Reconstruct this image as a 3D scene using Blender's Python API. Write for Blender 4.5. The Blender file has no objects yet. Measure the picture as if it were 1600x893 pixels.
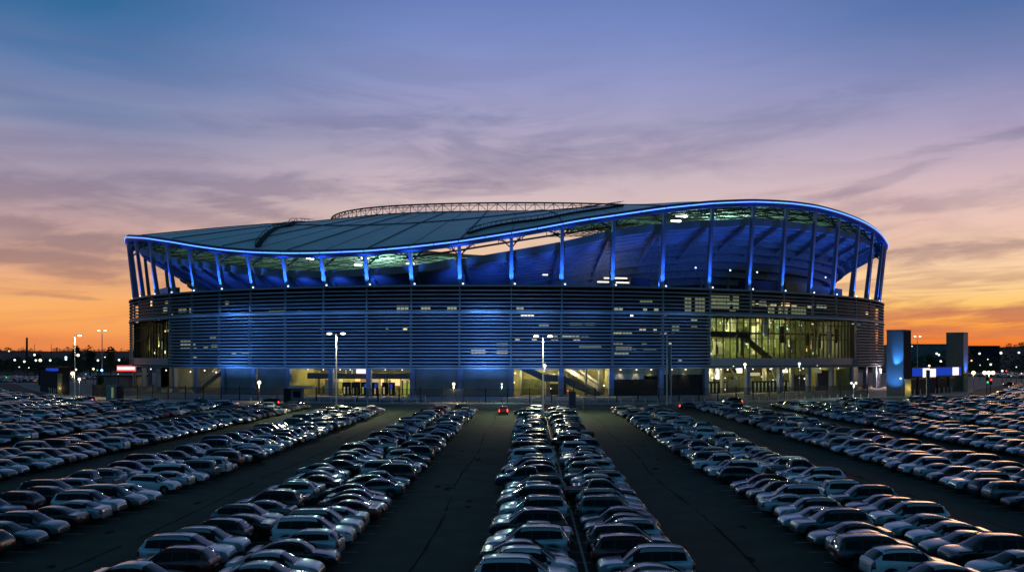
import bpy, math, random
import numpy as np
from mathutils import Vector, Matrix
random.seed(7)
RNG = np.random.default_rng(11)
SC = bpy.context.scene
COL = SC.collection
PI = math.pi
CH = 11.3            # camera height
F = 1422.0           # focal length in photo pixels (1600 wide)
VX, VY = 827.0, 557.0

def gp(px, py):
    """ground point of a photo measurement"""
    Y = F * CH / (py - VY)
    return ((px - VX) * Y / F, Y)
def zat(py, Y):
    return CH + (VY - py) * Y / F
def srgb(r, g, b):
    f = lambda c: (c / 12.92 if c <= .04045 else ((c + .055) / 1.055) ** 2.4)
    return (f(r / 255), f(g / 255), f(b / 255), 1)

# ------------------------------------------------------------------ materials
def mat(name, col, rough=.6, metal=0., var=.15, scale=2., coat=0., bump=0., spec=.5):
    m = bpy.data.materials.new(name); m.use_nodes = True
    nt = m.node_tree; b = nt.nodes['Principled BSDF']
    b.inputs['Roughness'].default_value = rough
    b.inputs['Metallic'].default_value = metal
    b.inputs['Specular IOR Level'].default_value = spec
    if coat:
        b.inputs['Coat Weight'].default_value = coat
        b.inputs['Coat Roughness'].default_value = .13
    c = tuple(col) + (1,) if len(col) == 3 else tuple(col)
    if var:
        tc = nt.nodes.new('ShaderNodeTexCoord')
        n = nt.nodes.new('ShaderNodeTexNoise'); n.inputs['Scale'].default_value = scale; n.inputs['Detail'].default_value = 6
        nt.links.new(tc.outputs['Object'], n.inputs['Vector'])
        r = nt.nodes.new('ShaderNodeValToRGB')
        r.color_ramp.elements[0].position = .3; r.color_ramp.elements[1].position = .7
        r.color_ramp.elements[0].color = tuple(x * (1 - var) for x in c[:3]) + (1,)
        r.color_ramp.elements[1].color = tuple(min(1, x * (1 + var)) for x in c[:3]) + (1,)
        nt.links.new(n.outputs['Fac'], r.inputs['Fac']); nt.links.new(r.outputs['Color'], b.inputs['Base Color'])
        if bump:
            bp = nt.nodes.new('ShaderNodeBump'); bp.inputs['Strength'].default_value = bump
            nt.links.new(n.outputs['Fac'], bp.inputs['Height']); nt.links.new(bp.outputs['Normal'], b.inputs['Normal'])
    else:
        b.inputs['Base Color'].default_value = c
    return m
def emit(name, col, strength):
    m = bpy.data.materials.new(name); m.use_nodes = True
    nt = m.node_tree; nt.nodes.clear()
    e = nt.nodes.new('ShaderNodeEmission'); o = nt.nodes.new('ShaderNodeOutputMaterial')
    e.inputs['Color'].default_value = tuple(col) + (1,); e.inputs['Strength'].default_value = strength
    nt.links.new(e.outputs[0], o.inputs[0])
    return m
def glass_thin(name, tint, refl=.12):
    m = bpy.data.materials.new(name); m.use_nodes = True
    nt = m.node_tree; nt.nodes.clear()
    t = nt.nodes.new('ShaderNodeBsdfTransparent'); t.inputs[0].default_value = tuple(tint) + (1,)
    g = nt.nodes.new('ShaderNodeBsdfGlossy'); g.inputs['Roughness'].default_value = .03; g.inputs['Color'].default_value = (.8, .8, .8, 1)
    mx = nt.nodes.new('ShaderNodeMixShader'); mx.inputs[0].default_value = refl
    o = nt.nodes.new('ShaderNodeOutputMaterial')
    nt.links.new(t.outputs[0], mx.inputs[1]); nt.links.new(g.outputs[0], mx.inputs[2]); nt.links.new(mx.outputs[0], o.inputs[0])
    return m

# ------------------------------------------------------------------ mesh builder
class MB:
    def __init__(s): s.v = []; s.f = []; s.m = []
    def quad(s, a, b, c, d, m=0):
        i = len(s.v); s.v += [tuple(a), tuple(b), tuple(c), tuple(d)]; s.f.append((i, i+1, i+2, i+3)); s.m.append(m)
    def poly(s, pts, m=0):
        i = len(s.v); s.v += [tuple(p) for p in pts]; s.f.append(tuple(range(i, i+len(pts)))); s.m.append(m)
    def box(s, c, d, rz=0., m=0):
        cx, cy, cz = c; hx, hy, hz = d[0]/2, d[1]/2, d[2]/2; co, si = math.cos(rz), math.sin(rz)
        i = len(s.v)
        for x, y, z in ((-1,-1,-1),(1,-1,-1),(1,1,-1),(-1,1,-1),(-1,-1,1),(1,-1,1),(1,1,1),(-1,1,1)):
            x *= hx; y *= hy
            s.v.append((cx + x*co - y*si, cy + x*si + y*co, cz + z*hz))
        for f in ((0,3,2,1),(4,5,6,7),(0,1,5,4),(1,2,6,5),(2,3,7,6),(3,0,4,7)):
            s.f.append(tuple(i+k for k in f)); s.m.append(m)
    def hexa(s, p, m=0):
        i = len(s.v); s.v += [tuple(q) for q in p]
        for f in ((0,3,2,1),(4,5,6,7),(0,1,5,4),(1,2,6,5),(2,3,7,6),(3,0,4,7)):
            s.f.append(tuple(i+k for k in f)); s.m.append(m)
    def tube(s, a, b, r, n=6, r2=None, m=0, cap=True):
        a = Vector(a); b = Vector(b); d = (b - a)
        if d.length < 1e-6: return
        d.normalize(); u = d.orthogonal().normalized(); w = d.cross(u); r2 = r if r2 is None else r2
        i = len(s.v)
        for k in range(n):
            t = 2*PI*k/n; e = u*math.cos(t) + w*math.sin(t)
            s.v.append(tuple(a + e*r)); s.v.append(tuple(b + e*r2))
        for k in range(n):
            l = (k+1) % n
            s.f.append((i+2*k, i+2*l, i+2*l+1, i+2*k+1)); s.m.append(m)
        if cap:
            s.f.append(tuple(i+2*k for k in reversed(range(n)))); s.m.append(m)
            s.f.append(tuple(i+2*k+1 for k in range(n))); s.m.append(m)
    def ball(s, c, r, n=10, k=6, sz=1., m=0):
        i = len(s.v)
        for j in range(k+1):
            ph = PI*j/k
            for l in range(n):
                t = 2*PI*l/n
                s.v.append((c[0]+r*math.sin(ph)*math.cos(t), c[1]+r*math.sin(ph)*math.sin(t), c[2]+r*sz*math.cos(ph)))
        for j in range(k):
            for l in range(n):
                s.f.append((i+j*n+l, i+(j+1)*n+l, i+(j+1)*n+(l+1) % n, i+j*n+(l+1) % n)); s.m.append(m)
    def grid(s, rows, m=0, close=False):
        i = len(s.v); nc = len(rows[0])
        for r in rows: s.v += [tuple(p) for p in r]
        for a in range(len(rows)-1 + (1 if close else 0)):
            b = (a+1) % len(rows)
            for c in range(nc-1):
                s.f.append((i+a*nc+c, i+a*nc+c+1, i+b*nc+c+1, i+b*nc+c)); s.m.append(m)
    def mesh(s, name, mats, smooth=False):
        me = bpy.data.meshes.new(name); me.from_pydata(s.v, [], s.f)
        for m in (mats if isinstance(mats, (list, tuple)) else [mats]): me.materials.append(m)
        me.polygons.foreach_set('material_index', s.m)
        if smooth: me.polygons.foreach_set('use_smooth', [True]*len(s.f))
        me.update(); return me
    def build(s, name, mats, parent=None, smooth=False):
        o = bpy.data.objects.new(name, s.mesh(name, mats, smooth)); COL.objects.link(o)
        if parent is not None:
            o.parent = parent; o.matrix_parent_inverse = pinv(parent)
        return o
def pinv(p):
    M_ = Matrix.Identity(4)
    while p is not None:
        M_ = p.matrix_parent_inverse @ Matrix.Translation(p.location) @ p.rotation_euler.to_matrix().to_4x4() @ M_
        p = p.parent
    return M_.inverted()
def local_child(name, me, parent, loc=(0,0,0)):
    o = bpy.data.objects.new(name, me); COL.objects.link(o); o.parent = parent; o.location = loc; return o
def tag(o, label=None, cat=None, group=None, kind=None):
    if label: o['label'] = label
    if cat: o['category'] = cat
    if group: o['group'] = group
    if kind: o['kind'] = kind
    return o
def empty(name, loc=(0,0,0), rz=0.):
    o = bpy.data.objects.new(name, None); o.empty_display_size = .3; COL.objects.link(o); o.location = loc; o.rotation_euler = (0,0,rz); return o
def lamp(name, kind, loc, energy, col, target=None, size=.3, spot=60, blend=.6, size_y=None, parent=None):
    l = bpy.data.lights.new(name, kind); l.energy = energy; l.color = col
    if kind == 'SPOT': l.spot_size = math.radians(spot); l.spot_blend = blend; l.shadow_soft_size = size
    elif kind == 'POINT': l.shadow_soft_size = size
    elif kind == 'AREA':
        l.shape = 'RECTANGLE'; l.size = size; l.size_y = size_y or size
    o = bpy.data.objects.new(name, l); COL.objects.link(o); o.location = loc
    if target is not None:
        o.rotation_euler = (Vector(target) - Vector(loc)).to_track_quat('-Z', 'Y').to_euler()
    return o

M = {}
M['asphalt'] = mat('asphalt', (.036, .056, .044), .88, var=.28, scale=.35, bump=.15, spec=.2)
M['road'] = mat('road_asphalt', (.07, .085, .068), .85, var=.2, scale=.5, spec=.25)
M['earth'] = mat('dry_ground', (.022, .026, .018), .95, var=.35, scale=.05)
M['paint_line'] = mat('road_paint', (.42, .42, .40), .7, var=.35, scale=3.)
M['tar'] = mat('tar_seam', (.016, .022, .018), .95, var=.2, spec=.05)
M['concrete'] = mat('concrete', (.42, .41, .37), .85, var=.12, scale=.4, bump=.1)
M['pave'] = mat('paving', (.26, .255, .23), .85, var=.15, scale=.6)
M['wall_concrete'] = mat('wall_concrete', (.17, .175, .17), .8, var=.22, scale=.25)
M['slat'] = mat('louvre_metal', (.27, .30, .33), .45, .3, var=.06, scale=.3)
M['steel_dark'] = mat('dark_steel', (.022, .024, .026), .6, .0, var=.1, spec=.25)
M['steel_grey'] = mat('grey_steel', (.22, .23, .24), .45, .4, var=.1)
M['steel_pale'] = mat('pale_steel', (.62, .62, .60), .45, .3, var=.1)
M['column'] = mat('column_paint', (.16, .20, .31), .5, .1, var=.08)
M['dark_glass'] = mat('dark_glass', (.007, .010, .013), .45, var=0, spec=.15)
M['dark'] = mat('dark_void', (.012, .013, .015), .9, var=0)
M['roof'] = mat('roof_membrane', (.76, .82, .76), .34, var=.12, scale=.08, spec=.7)
M['roof_under'] = mat('roof_deck', (.40, .46, .43), .7, var=.15, scale=.2)
M['seam'] = mat('roof_seam', (.11, .13, .14), .6, var=.1)
M['bowl'] = mat('bowl_soffit', (.20, .22, .27), .6, var=.15, scale=.3)
M['fascia'] = mat('fascia_panel', (.20, .21, .22), .7, var=.1, scale=.2)
M['seats'] = mat('seat_rows', (.16, .20, .19), .7, var=.3, scale=1.5)
M['pitch'] = mat('pitch_grass', (.05, .12, .03), .9, var=.2, scale=.5)
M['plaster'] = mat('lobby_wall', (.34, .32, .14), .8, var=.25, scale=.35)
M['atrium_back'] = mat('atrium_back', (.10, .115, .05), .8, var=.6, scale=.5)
M['wood'] = mat('lobby_wood', (.30, .17, .07), .6, var=.2)
M['glazing'] = glass_thin('clear_glazing', (.82, .88, .80), .012)
M['rim_paint'] = mat('rim_paint', (.06, .09, .26), .45, .1, var=.05)
M['led'] = emit('blue_led', (.09, .27, 1.0), 2.6)
M['uplight'] = emit('uplight_lens', (.45, .62, 1.0), 3.)
M['white_lamp'] = emit('lamp_white', (1, .88, .72), 14.)
M['globe'] = emit('lamp_globe', (1, .76, .46), 3.2)
M['cool_globe'] = emit('lamp_cool', (.85, 1., .92), 1.9)
M['blue_globe'] = emit('lamp_blue', (.25, .5, 1.), 5.)
M['orange_globe'] = emit('lamp_orange', (1, .45, .18), 2.)
M['win_warm'] = emit('window_warm', (1, .85, .50), .48)
M['win_pale'] = emit('window_pale', (.85, .95, .66), .30)
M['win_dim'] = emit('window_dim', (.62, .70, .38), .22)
M['cyan_glow'] = emit('glow_cyan', (.30, .78, .7), .5)
M['mid_glow'] = emit('glow_mid', (.80, .78, .34), .75)
M['cream_glow'] = emit('glow_cream', (1, .95, .68), 1.5)  # cream, mid and cyan glows stand in for lit interior surfaces
M['win_bright'] = emit('window_bright', (1, .9, .72), 2.2)
M['win_orange'] = emit('window_orange', (1, .62, .25), 1.3)
M['screen_white'] = emit('screen_white', (1, .92, .95), 1.15)
M['screen_blue'] = emit('screen_blue', (.015, .06, .55), .8)
M['screen_pink'] = emit('screen_red', (1, .10, .08), 1.2)
M['tail_lit'] = emit('tail_lamp_lit', (1, .04, .02), 9.)
M['head_lit'] = emit('head_lamp_lit', (1, .9, .7), 8.)
M['flood'] = emit('floodlight_lens', (.92, 1., .9), 9.)
M['green_lit'] = emit('signal_green', (.1, 1, .4), .9)
M['red_lit'] = emit('signal_red', (1, .08, .05), 1.8)
M['leaf'] = mat('foliage', (.035, .05, .022), .9, var=.5, scale=.6)
M['bark'] = mat('bark', (.06, .045, .03), .95, var=.3)
M['pylon'] = mat('pylon_panel', (.10, .11, .115), .45, .2, var=.06, scale=.4)

# ------------------------------------------------------------------ camera
cam = bpy.data.cameras.new('camera'); co = bpy.data.objects.new('camera', cam); COL.objects.link(co)
co.location = (0, 0, CH); co.rotation_euler = (PI/2, 0, 0)
cam.sensor_width = 36; cam.lens = 36 * F / 1600; cam.clip_end = 12000; cam.clip_start = .5
cam.shift_x = -(VX - 800) / 1600; cam.shift_y = (VY - 446.5) / 1600
SC.camera = co

# ------------------------------------------------------------------ world: dusk sky
def build_world():
    w = bpy.data.worlds.new('World'); SC.world = w; w.use_nodes = True
    nt = w.node_tree; N = nt.nodes; L = nt.links; N.clear()
    def math_(op, a, b=None, clamp=False):
        n = N.new('ShaderNodeMath'); n.operation = op; n.use_clamp = clamp
        for i, x in enumerate((a, b)):
            if x is None: continue
            if isinstance(x, (int, float)): n.inputs[i].default_value = x
            else: L.new(x, n.inputs[i])
        return n.outputs[0]
    def ramp(fac, stops):
        n = N.new('ShaderNodeValToRGB'); cr = n.color_ramp
        while len(cr.elements) < len(stops): cr.elements.new(.5)
        for e, (p, c) in zip(cr.elements, stops): e.position = p; e.color = c
        L.new(fac, n.inputs[0]); return n.outputs['Color']
    def mix(f, a, b, mode='MIX'):
        n = N.new('ShaderNodeMix'); n.data_type = 'RGBA'; n.blend_type = mode
        if isinstance(f, (int, float)): n.inputs[0].default_value = f
        else: L.new(f, n.inputs[0])
        for i, x in ((6, a), (7, b)):
            if isinstance(x, tuple): n.inputs[i].default_value = x
            else: L.new(x, n.inputs[i])
        return n.outputs[2]
    def mrange(x, a, b, c=0., d=1., smooth=True):
        n = N.new('ShaderNodeMapRange'); n.interpolation_type = 'SMOOTHSTEP' if smooth else 'LINEAR'
        L.new(x, n.inputs[0])
        for i, q in enumerate((a, b, c, d)): n.inputs[i+1].default_value = q
        return n.outputs[0]
    tc = N.new('ShaderNodeTexCoord'); sp = N.new('ShaderNodeSeparateXYZ'); L.new(tc.outputs['Generated'], sp.inputs[0])
    x, y, z = sp.outputs
    el = math_('MULTIPLY', math_('ARCSINE', z), 180/PI)
    az = math_('MULTIPLY', math_('ARCTAN2', x, y), 180/PI)       # 0 = ahead, + = to the right
    R = lambda *st: [(max(0, e)/90, srgb(*c)) for e, c in st]
    elf = math_('DIVIDE', el, 90, True)
    top = [(30, (30, 74, 104)), (46, (14, 42, 56)), (90, (8, 30, 36))]
    left = ramp(elf, R((0, (220,108,66)), (1.2, (238,134,74)), (2.2, (246,154,78)), (3.2, (246,172,104)), (4.2, (238,174,124)), (5.4, (222,168,142)), (7.2, (198,160,156)),
                       (9.2, (166,148,164)), (11.2, (142,138,168)), (13.5, (112,128,168)), (16., (78,116,166)), (19.2, (34,100,150)), *top))
    mid = ramp(elf, R((0, (236,112,50)), (1.5, (248,150,66)), (3.5, (248,182,112)), (5.5, (238,194,150)), (8., (224,194,180)), (10., (208,184,188)),
                      (12.2, (186,170,188)), (14.2, (164,158,190)), (16.4, (146,150,195)), (19., (122,138,194)), (21.5, (102,124,185)), *top))
    right = ramp(elf, R((0, (226,104,56)), (1.0, (242,128,50)), (2.0, (251,166,74)), (3., (252,198,112)), (4., (252,210,150)), (5.6, (246,204,168)), (7.4, (234,192,176)),
                        (9.2, (214,178,180)), (11., (192,166,184)), (13., (164,152,186)), (16., (120,130,178)), (19.3, (76,108,164)), *top))
    fl = mrange(az, -28, -4); fr = mrange(az, 6, 28)
    col = mix(fr, mix(fl, left, mid), right)
    # ----- cloud streaks: wispy bands, longer than tall, tilting up to the right
    def cloud(scale, sx, sy, tilt, det, seed, dist=.6):
        cx = N.new('ShaderNodeCombineXYZ')
        L.new(math_('MULTIPLY', az, sx), cx.inputs[0])
        L.new(math_('MULTIPLY', math_('SUBTRACT', el, math_('MULTIPLY', az, tilt)), sy), cx.inputs[1])
        cx.inputs[2].default_value = seed
        n = N.new('ShaderNodeTexNoise'); n.inputs['Scale'].default_value = scale; n.inputs['Detail'].default_value = det
        n.inputs['Roughness'].default_value = .58; n.inputs['Distortion'].default_value = dist
        L.new(cx.outputs[0], n.inputs['Vector']); return n.outputs['Fac']
    c1 = cloud(1., .075, .36, -.03, 6, 3.1, .9)
    c2 = cloud(1., .05, .46, .12, 6, 9.4, .7)
    c3 = cloud(1., .12, 1.3, .04, 5, 5.7, .8)
    c4 = cloud(1., .03, .16, .02, 3, 14.2, .5)
    dark = ramp(elf, R((0, (186,96,72)), (2.0, (196,112,84)), (3.5, (178,120,100)), (5.5, (158,124,120)), (8, (142,120,134)), (11, (126,116,146)), (15, (102,112,158))))
    m1 = math_('MULTIPLY', math_('MULTIPLY', mrange(c1, .44, .68, 0, .55), mrange(el, 2.6, 5)), math_('MULTIPLY', mrange(el, 12, 20, 1, .25), mrange(az, -6, 14, 1, .4)))
    col = mix(m1, col, dark)
    m2 = math_('MULTIPLY', math_('MULTIPLY', mrange(c2, .46, .70, 0, .40), mrange(el, 3, 6)), math_('MULTIPLY', mrange(el, 11, 17, 1, .3), mrange(az, -26, 4, .2, 1.)))
    col = mix(m2, col, dark)
    # single streaks: centre (bearing, height), half length, half width in photo pixels, tilt, density
    cxy = N.new('ShaderNodeCombineXYZ'); L.new(az, cxy.inputs[0]); L.new(el, cxy.inputs[1])
    wob = math_('ADD', math_('MULTIPLY', math_('SUBTRACT', cloud(1., .16, .75, .05, 6, 31., .8), .5), 3.4), math_('MULTIPLY', math_('SUBTRACT', cloud(1., .5, 2.6, .08, 5, 40., .6), .5), 1.2))
    acc = None
    for (px, py, hl, hw, tl, st) in ((600,186,210,17,.05,.62),(900,236,300,18,.10,.34),(1180,203,250,22,.22,.36),(720,294,90,13,0,.62),(1020,262,190,12,.03,.25),(1360,286,140,11,.26,.6),
            (1510,224,140,9,.12,.6),(1500,312,190,18,.10,.5),(150,250,240,34,-.05,.5),(330,285,220,24,-.02,.6),(100,300,180,26,0,.6),(390,322,140,22,-.25,.66),(90,370,190,22,-.08,.85),(60,405,160,14,-.03,.8),
            (150,430,100,13,-.1,.7),(330,345,160,20,-.1,.5),(1480,395,160,17,.06,.7),(1560,432,130,9,0,.5),(1440,490,130,12,.05,.8),(1575,488,70,13,.03,.85),(1500,518,160,10,.0,.7),(100,463,80,4,-.05,.7),(180,140,150,18,0,.3),(1250,340,200,14,.1,.4)):
        a0 = math.atan((px-VX)/F); e0 = math.atan((VY-py)/F*math.cos(a0))
        mp = N.new('ShaderNodeMapping'); mp.vector_type = 'TEXTURE'
        mp.inputs['Location'].default_value = (math.degrees(a0), math.degrees(e0), 0); mp.inputs['Rotation'].default_value = (0, 0, math.atan(tl)); mp.inputs['Scale'].default_value = (math.degrees(hl/F), math.degrees(hw/F), 1)
        L.new(cxy.outputs[0], mp.inputs[0]); ln = N.new('ShaderNodeVectorMath'); ln.operation = 'LENGTH'; L.new(mp.outputs[0], ln.inputs[0])
        q = mrange(math_('ADD', ln.outputs['Value'], wob), .1, 1.35, st, 0)
        acc = q if acc is None else math_('MAXIMUM', acc, q)
    col = mix(acc, col, dark)
    m3 = math_('MULTIPLY', math_('MULTIPLY', mrange(c3, .47, .64, 0, .62), mrange(el, .1, 1.0)), math_('MULTIPLY', mrange(el, 4.2, 6.5, 1, 0), mrange(az, -24, 10, .45, 1.)))
    col = mix(m3, col, dark)
    lite = math_('MULTIPLY', mrange(c4, .48, .62, 0, .35), mrange(el, 10, 18, 1, .35))
    col = mix(lite, col, ramp(elf, R((0, (255,170,80)), (3, (255,206,134)), (6, (244,208,184)), (10, (216,192,196)), (15, (160,160,196)), (20, (110,136,192)))))
    # ----- the eastern half of the sky behind the photographer: deep clear dusk blue
    east = ramp(elf, R((0, (36,74,88)), (6, (44,100,136)), (20, (42,106,152)), (42, (16,54,70)), (90, (8,30,36))))
    back = math_('MAXIMUM', mrange(az, 62, 125), mrange(math_('MULTIPLY', az, -1.), 36, 84))
    back = math_('MULTIPLY', back, mrange(el, 60, 85, 1, 0))
    col = mix(back, col, east)
    col = mix(mrange(el, -3, -.5, 1, 0), col, srgb(20,20,22))
    bg = N.new('ShaderNodeBackground'); L.new(col, bg.inputs[0]); bg.inputs[1].default_value = 1.
    # a physical sky with the sun just under the horizon adds its faint base light
    sk = N.new('ShaderNodeTexSky'); sk.sky_type = 'NISHITA'; sk.sun_disc = False
    sk.sun_elevation = math.radians(-2.); sk.sun_rotation = math.radians(20)
    b2 = N.new('ShaderNodeBackground'); L.new(sk.outputs[0], b2.inputs[0]); b2.inputs[1].default_value = .05
    ad = N.new('ShaderNodeAddShader'); L.new(bg.outputs[0], ad.inputs[0]); L.new(b2.outputs[0], ad.inputs[1])
    out = N.new('ShaderNodeOutputWorld'); L.new(ad.outputs[0], out.inputs[0])
build_world()
# the last low glow of the sun, from behind the stadium on the right
sl = bpy.data.lights.new('sun', 'SUN'); sl.energy = .12; sl.color = (1, .5, .22); sl.angle = math.radians(12)
so = bpy.data.objects.new('sun', sl); COL.objects.link(so)
so.rotation_euler = Vector((-math.sin(math.radians(24)), -math.cos(math.radians(24)), -math.tan(math.radians(4)))).to_track_quat('-Z', 'Y').to_euler()

# ------------------------------------------------------------------ ground
def sheet(name, pts, z, m, kind='structure'):
    b = MB(); b.poly([(p[0], p[1], z) for p in pts]); o = b.build(name, m); tag(o, kind=kind); return o
KERB = [gp(-260, 594), gp(-60, 596), gp(20, 599.5), (-186, 335), (-146, 275), (-122, 243), (-106, 235), (-96.5, 231), (-60, 221), (-30, 216), (0, 214), (30, 217),
        (60, 226), (96.6, 247), (112, 254), (128, 268), (141, 290), (166, 330), (215, 380), (330, 430)]
def smooth_path(pts, n=6):
    out = []
    for i in range(len(pts)-1):
        p0 = pts[max(i-1, 0)]; p1 = pts[i]; p2 = pts[i+1]; p3 = pts[min(i+2, len(pts)-1)]
        for k in range(n):
            t = k/n
            out.append(tuple(.5*((2*p1[j]) + (-p0[j]+p2[j])*t + (2*p0[j]-5*p1[j]+4*p2[j]-p3[j])*t*t + (-p0[j]+3*p1[j]-3*p2[j]+p3[j])*t**3) for j in range(len(p1))))
    out.append(tuple(pts[-1])); return out
KP = smooth_path(KERB)
def off_path(P, d):
    o = []
    for i, p in enumerate(P):
        a = Vector(P[max(i-1, 0)]); b = Vector(P[min(i+1, len(P)-1)]); t = (b-a); t.normalize()
        o.append((p[0] - t.y*d, p[1] + t.x*d))
    return o
sheet('ground', [(-6000, -800), (6000, -800), (6000, 9000), (-6000, 9000)], -.012, M['earth'])
sheet('parking_lot', [(-420, 20), (420, 20), (420, 620), (-420, 620)], -.004, M['asphalt'])
b = MB(); r0 = off_path(KP, -.02); r1 = off_path(KP, -17)
for i in range(len(KP)-1): b.quad((*r1[i], .0), (*r1[i+1], .0), (*r0[i+1], .0), (*r0[i], .0))
tag(b.build('road', M['road']), kind='structure')
b = MB()
back = [(330, 640), (-420, 640)]
b.poly([(*p, .12) for p in KP[8:]] + [(330, 640, .12), (-330, 640, .12)])
for i in range(8, len(KP)-1): b.quad((*KP[i], 0), (*KP[i+1], 0), (*KP[i+1], .12), (*KP[i], .12))
tag(b.build('pavement', M['pave']), kind='structure')
b = MB(); k0 = off_path(KP, -.01); k1 = off_path(KP, .35)
for i in range(8, len(KP)-1):
    b.hexa([(*k0[i], -.002), (*k0[i+1], -.002), (*k1[i+1], .01), (*k1[i], .01), (*k0[i], .15), (*k0[i+1], .15), (*k1[i+1], .15), (*k1[i], .15)])
tag(b.build('kerb', M['concrete']), kind='structure')
# dashed lane line on the road
b = MB(); q = off_path(KP, -8.5)
acc = 0
for i in range(20, len(KP)-10):
    if i % 2: continue
    a = Vector(q[i]); c = Vector(q[i+1]); t = (c-a).normalized(); n_ = Vector((-t.y, t.x))*.09
    c = a + t*min((c-a).length, 5.)
    b.quad((*(a-n_), .004), (*(c-n_), .004), (*(c+n_), .004), (*(a+n_), .004))
tag(b.build('lane_marking', M['paint_line']), kind='structure')

# parking rows: (x left, x right, y start, y end, phrase)
ROWS = [(-2.7, 8.6, 41.9, 183, 'the middle double row'),
        (-21.3, -9.9, 41.9, 183, 'the double row left of the middle'),
        (16.2, 27.5, 41.9, 190, 'the double row right of the middle'),
        (-39.9, -28.5, 47.3, 186, 'the second double row left of the middle'),
        (34.9, 46.2, 50, 196, 'the second double row right of the middle'),
        (-58.5, -47.1, 71.6, 200, 'the third double row left of the middle'),
        (53.6, 64.9, 80, 206, 'the third double row right of the middle'),
        (-77.1, -65.7, 98.6, 210, 'the fourth double row left of the middle'),
        (72.3, 83.6, 110, 218, 'the fourth double row right of the middle'),
        (-95.7, -84.3, 126, 214, 'the fifth double row left of the middle'),
        (91., 102.3, 140, 226, 'the fifth double row right of the middle'),
        (-114.3, -102.9, 150, 220, 'the sixth double row left of the middle'),
        (109.7, 121., 170, 236, 'the sixth double row right of the middle'),
        (-132.9, -121.5, 180, 240, 'x'), (128.4, 139.7, 200, 256, 'x'),
        (-151.5, -140.1, 205, 256, 'x'), (147.1, 158.4, 226, 286, 'x'), (165.8, 177.1, 256, 318, 'x'), (-170.1, -158.7, 232, 280, 'x')]
SP = 2.7
b = MB()
for (x0, x1, y0, y1, ph) in ROWS:
    xm = (x0+x1)/2 + (.1 if x0 == -2.7 else 0)
    n = int((y1-y0)/SP)
    ys = [50.1 + SP*math.floor((y0-50.1)/SP) + SP*k for k in range(n+1)]
    b.quad((xm-.07, ys[0], .004), (xm+.07, ys[0], .004), (xm+.07, ys[-1], .004), (xm-.07, ys[-1], .004))
    for y in ys:
        b.quad((x0, y-.045, .002), (xm-.08, y-.045, .002), (xm-.08, y+.045, .002), (x0, y+.045, .002))
        b.quad((xm+.08, y-.045, .002), (x1, y-.045, .002), (x1, y+.045, .002), (xm+.08, y+.045, .002))
tag(b.build('parking_markings', M['paint_line']), kind='structure')
b = MB()
for (xa, wob) in ((-6.3, .25), (12.1, .3), (-24.6, .25), (31.2, .3)):
    y = 30.; px_ = xa
    prev = None
    while y < 190:
        cx = xa + wob*math.sin(y*.13) + random.uniform(-.07, .07); wd = random.uniform(.03, .12)
        if prev and random.random() < .78: b.quad((prev[0]-prev[2], prev[1], .002), (prev[0]+prev[2], prev[1], .002), (cx+wd, y, .002), (cx-wd, y, .002))
        prev = (cx, y, wd); y += random.uniform(1.2, 3.)
for k in range(40):      # oil and tar patches
    x0, x1, y0, y1, ph = random.choice(ROWS[:5]); cx = random.uniform(x0-6, x0-1.5); cy = random.uniform(46, 150); r = random.uniform(.15, .7)
    b.poly([(cx + r*random.uniform(.5, 1.1)*math.cos(t)*.8, cy + r*random.uniform(.6, 1.6)*math.sin(t)*1.3, .0025+.0001*k) for t in np.linspace(0, 2*PI, 9)[:-1]])
tag(b.build('asphalt_seam', M['tar']), kind='structure')
# ------------------------------------------------------------------ the stadium
ECX, ECY, EA, EB, ER = -5.17, 378.83, 148.52, 123.64, .184
def PT(t, off=0.):
    x = (EA+off)*math.cos(t); y = (EB+off)*math.sin(t)
    return (ECX + x*math.cos(ER) - y*math.sin(ER), ECY + x*math.sin(ER) + y*math.cos(ER))
_T = np.linspace(PI*.75, PI*2.35, 3201)
def _px(off):
    P = np.array([PT(t, off) for t in _T]); return VX + F*P[:,0]/P[:,1]
_cache = {}
def tp(px, off=0.):
    """plan angle on the near side of the oval for a measured bearing"""
    if off not in _cache:
        q = _px(off); i0 = int(np.argmin(q)); i1 = int(np.argmax(q)); _cache[off] = (q[i0:i1+1], _T[i0:i1+1])
    q, t = _cache[off]; return float(np.interp(px, q, t))
TL, TR = tp(0), tp(1600)
def along(pts, off):
    ts = [tp(p[0], off) for p in pts]; zs = [zat(p[1], PT(t, off)[1]) for t, p in zip(ts, pts)]
    return ts, zs
def periodic(ts, zs, extra):
    """closed smooth height profile; extra = (fraction of the hidden back, z)"""
    t0, t1 = ts[0], ts[-1]; span = 2*PI - (t1-t0)
    T2 = list(ts) + [t1 + span*f for f, z in extra]; Z2 = list(zs) + [z for f, z in extra]
    T3 = np.array([t-2*PI for t in T2] + T2 + [t+2*PI for t in T2]); Z3 = np.array(Z2*3)
    g = np.linspace(T3[0], T3[-1], 6000); zz = np.interp(g, T3, Z3)
    w = int(.05/(g[1]-g[0])); k = np.hanning(2*w+1); k /= k.sum(); zz = np.convolve(np.pad(zz, w, mode='edge'), k, 'valid')
    return lambda t: float(np.interp(t, g, zz))
RIM = [(198,370.5),(230,372.5),(270,378.5),(304,384.5),(347,390.5),(395,394.5),(449,396),(500,395.5),(575,392.5),(647,386),(719,377.5),(800,364.5),(860,354),(900,346),(961,337),(1035,326),(1112,318),
       (1178,315.5),(1234,318),(1276,323.5),(1315,334),(1350,348),(1371,361.5),(1384,378)]
OR = 1.6
RZ = periodic(*along(RIM, OR), [(.2, 53), (.4, 53), (.6, 53), (.8, 54)])
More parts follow.
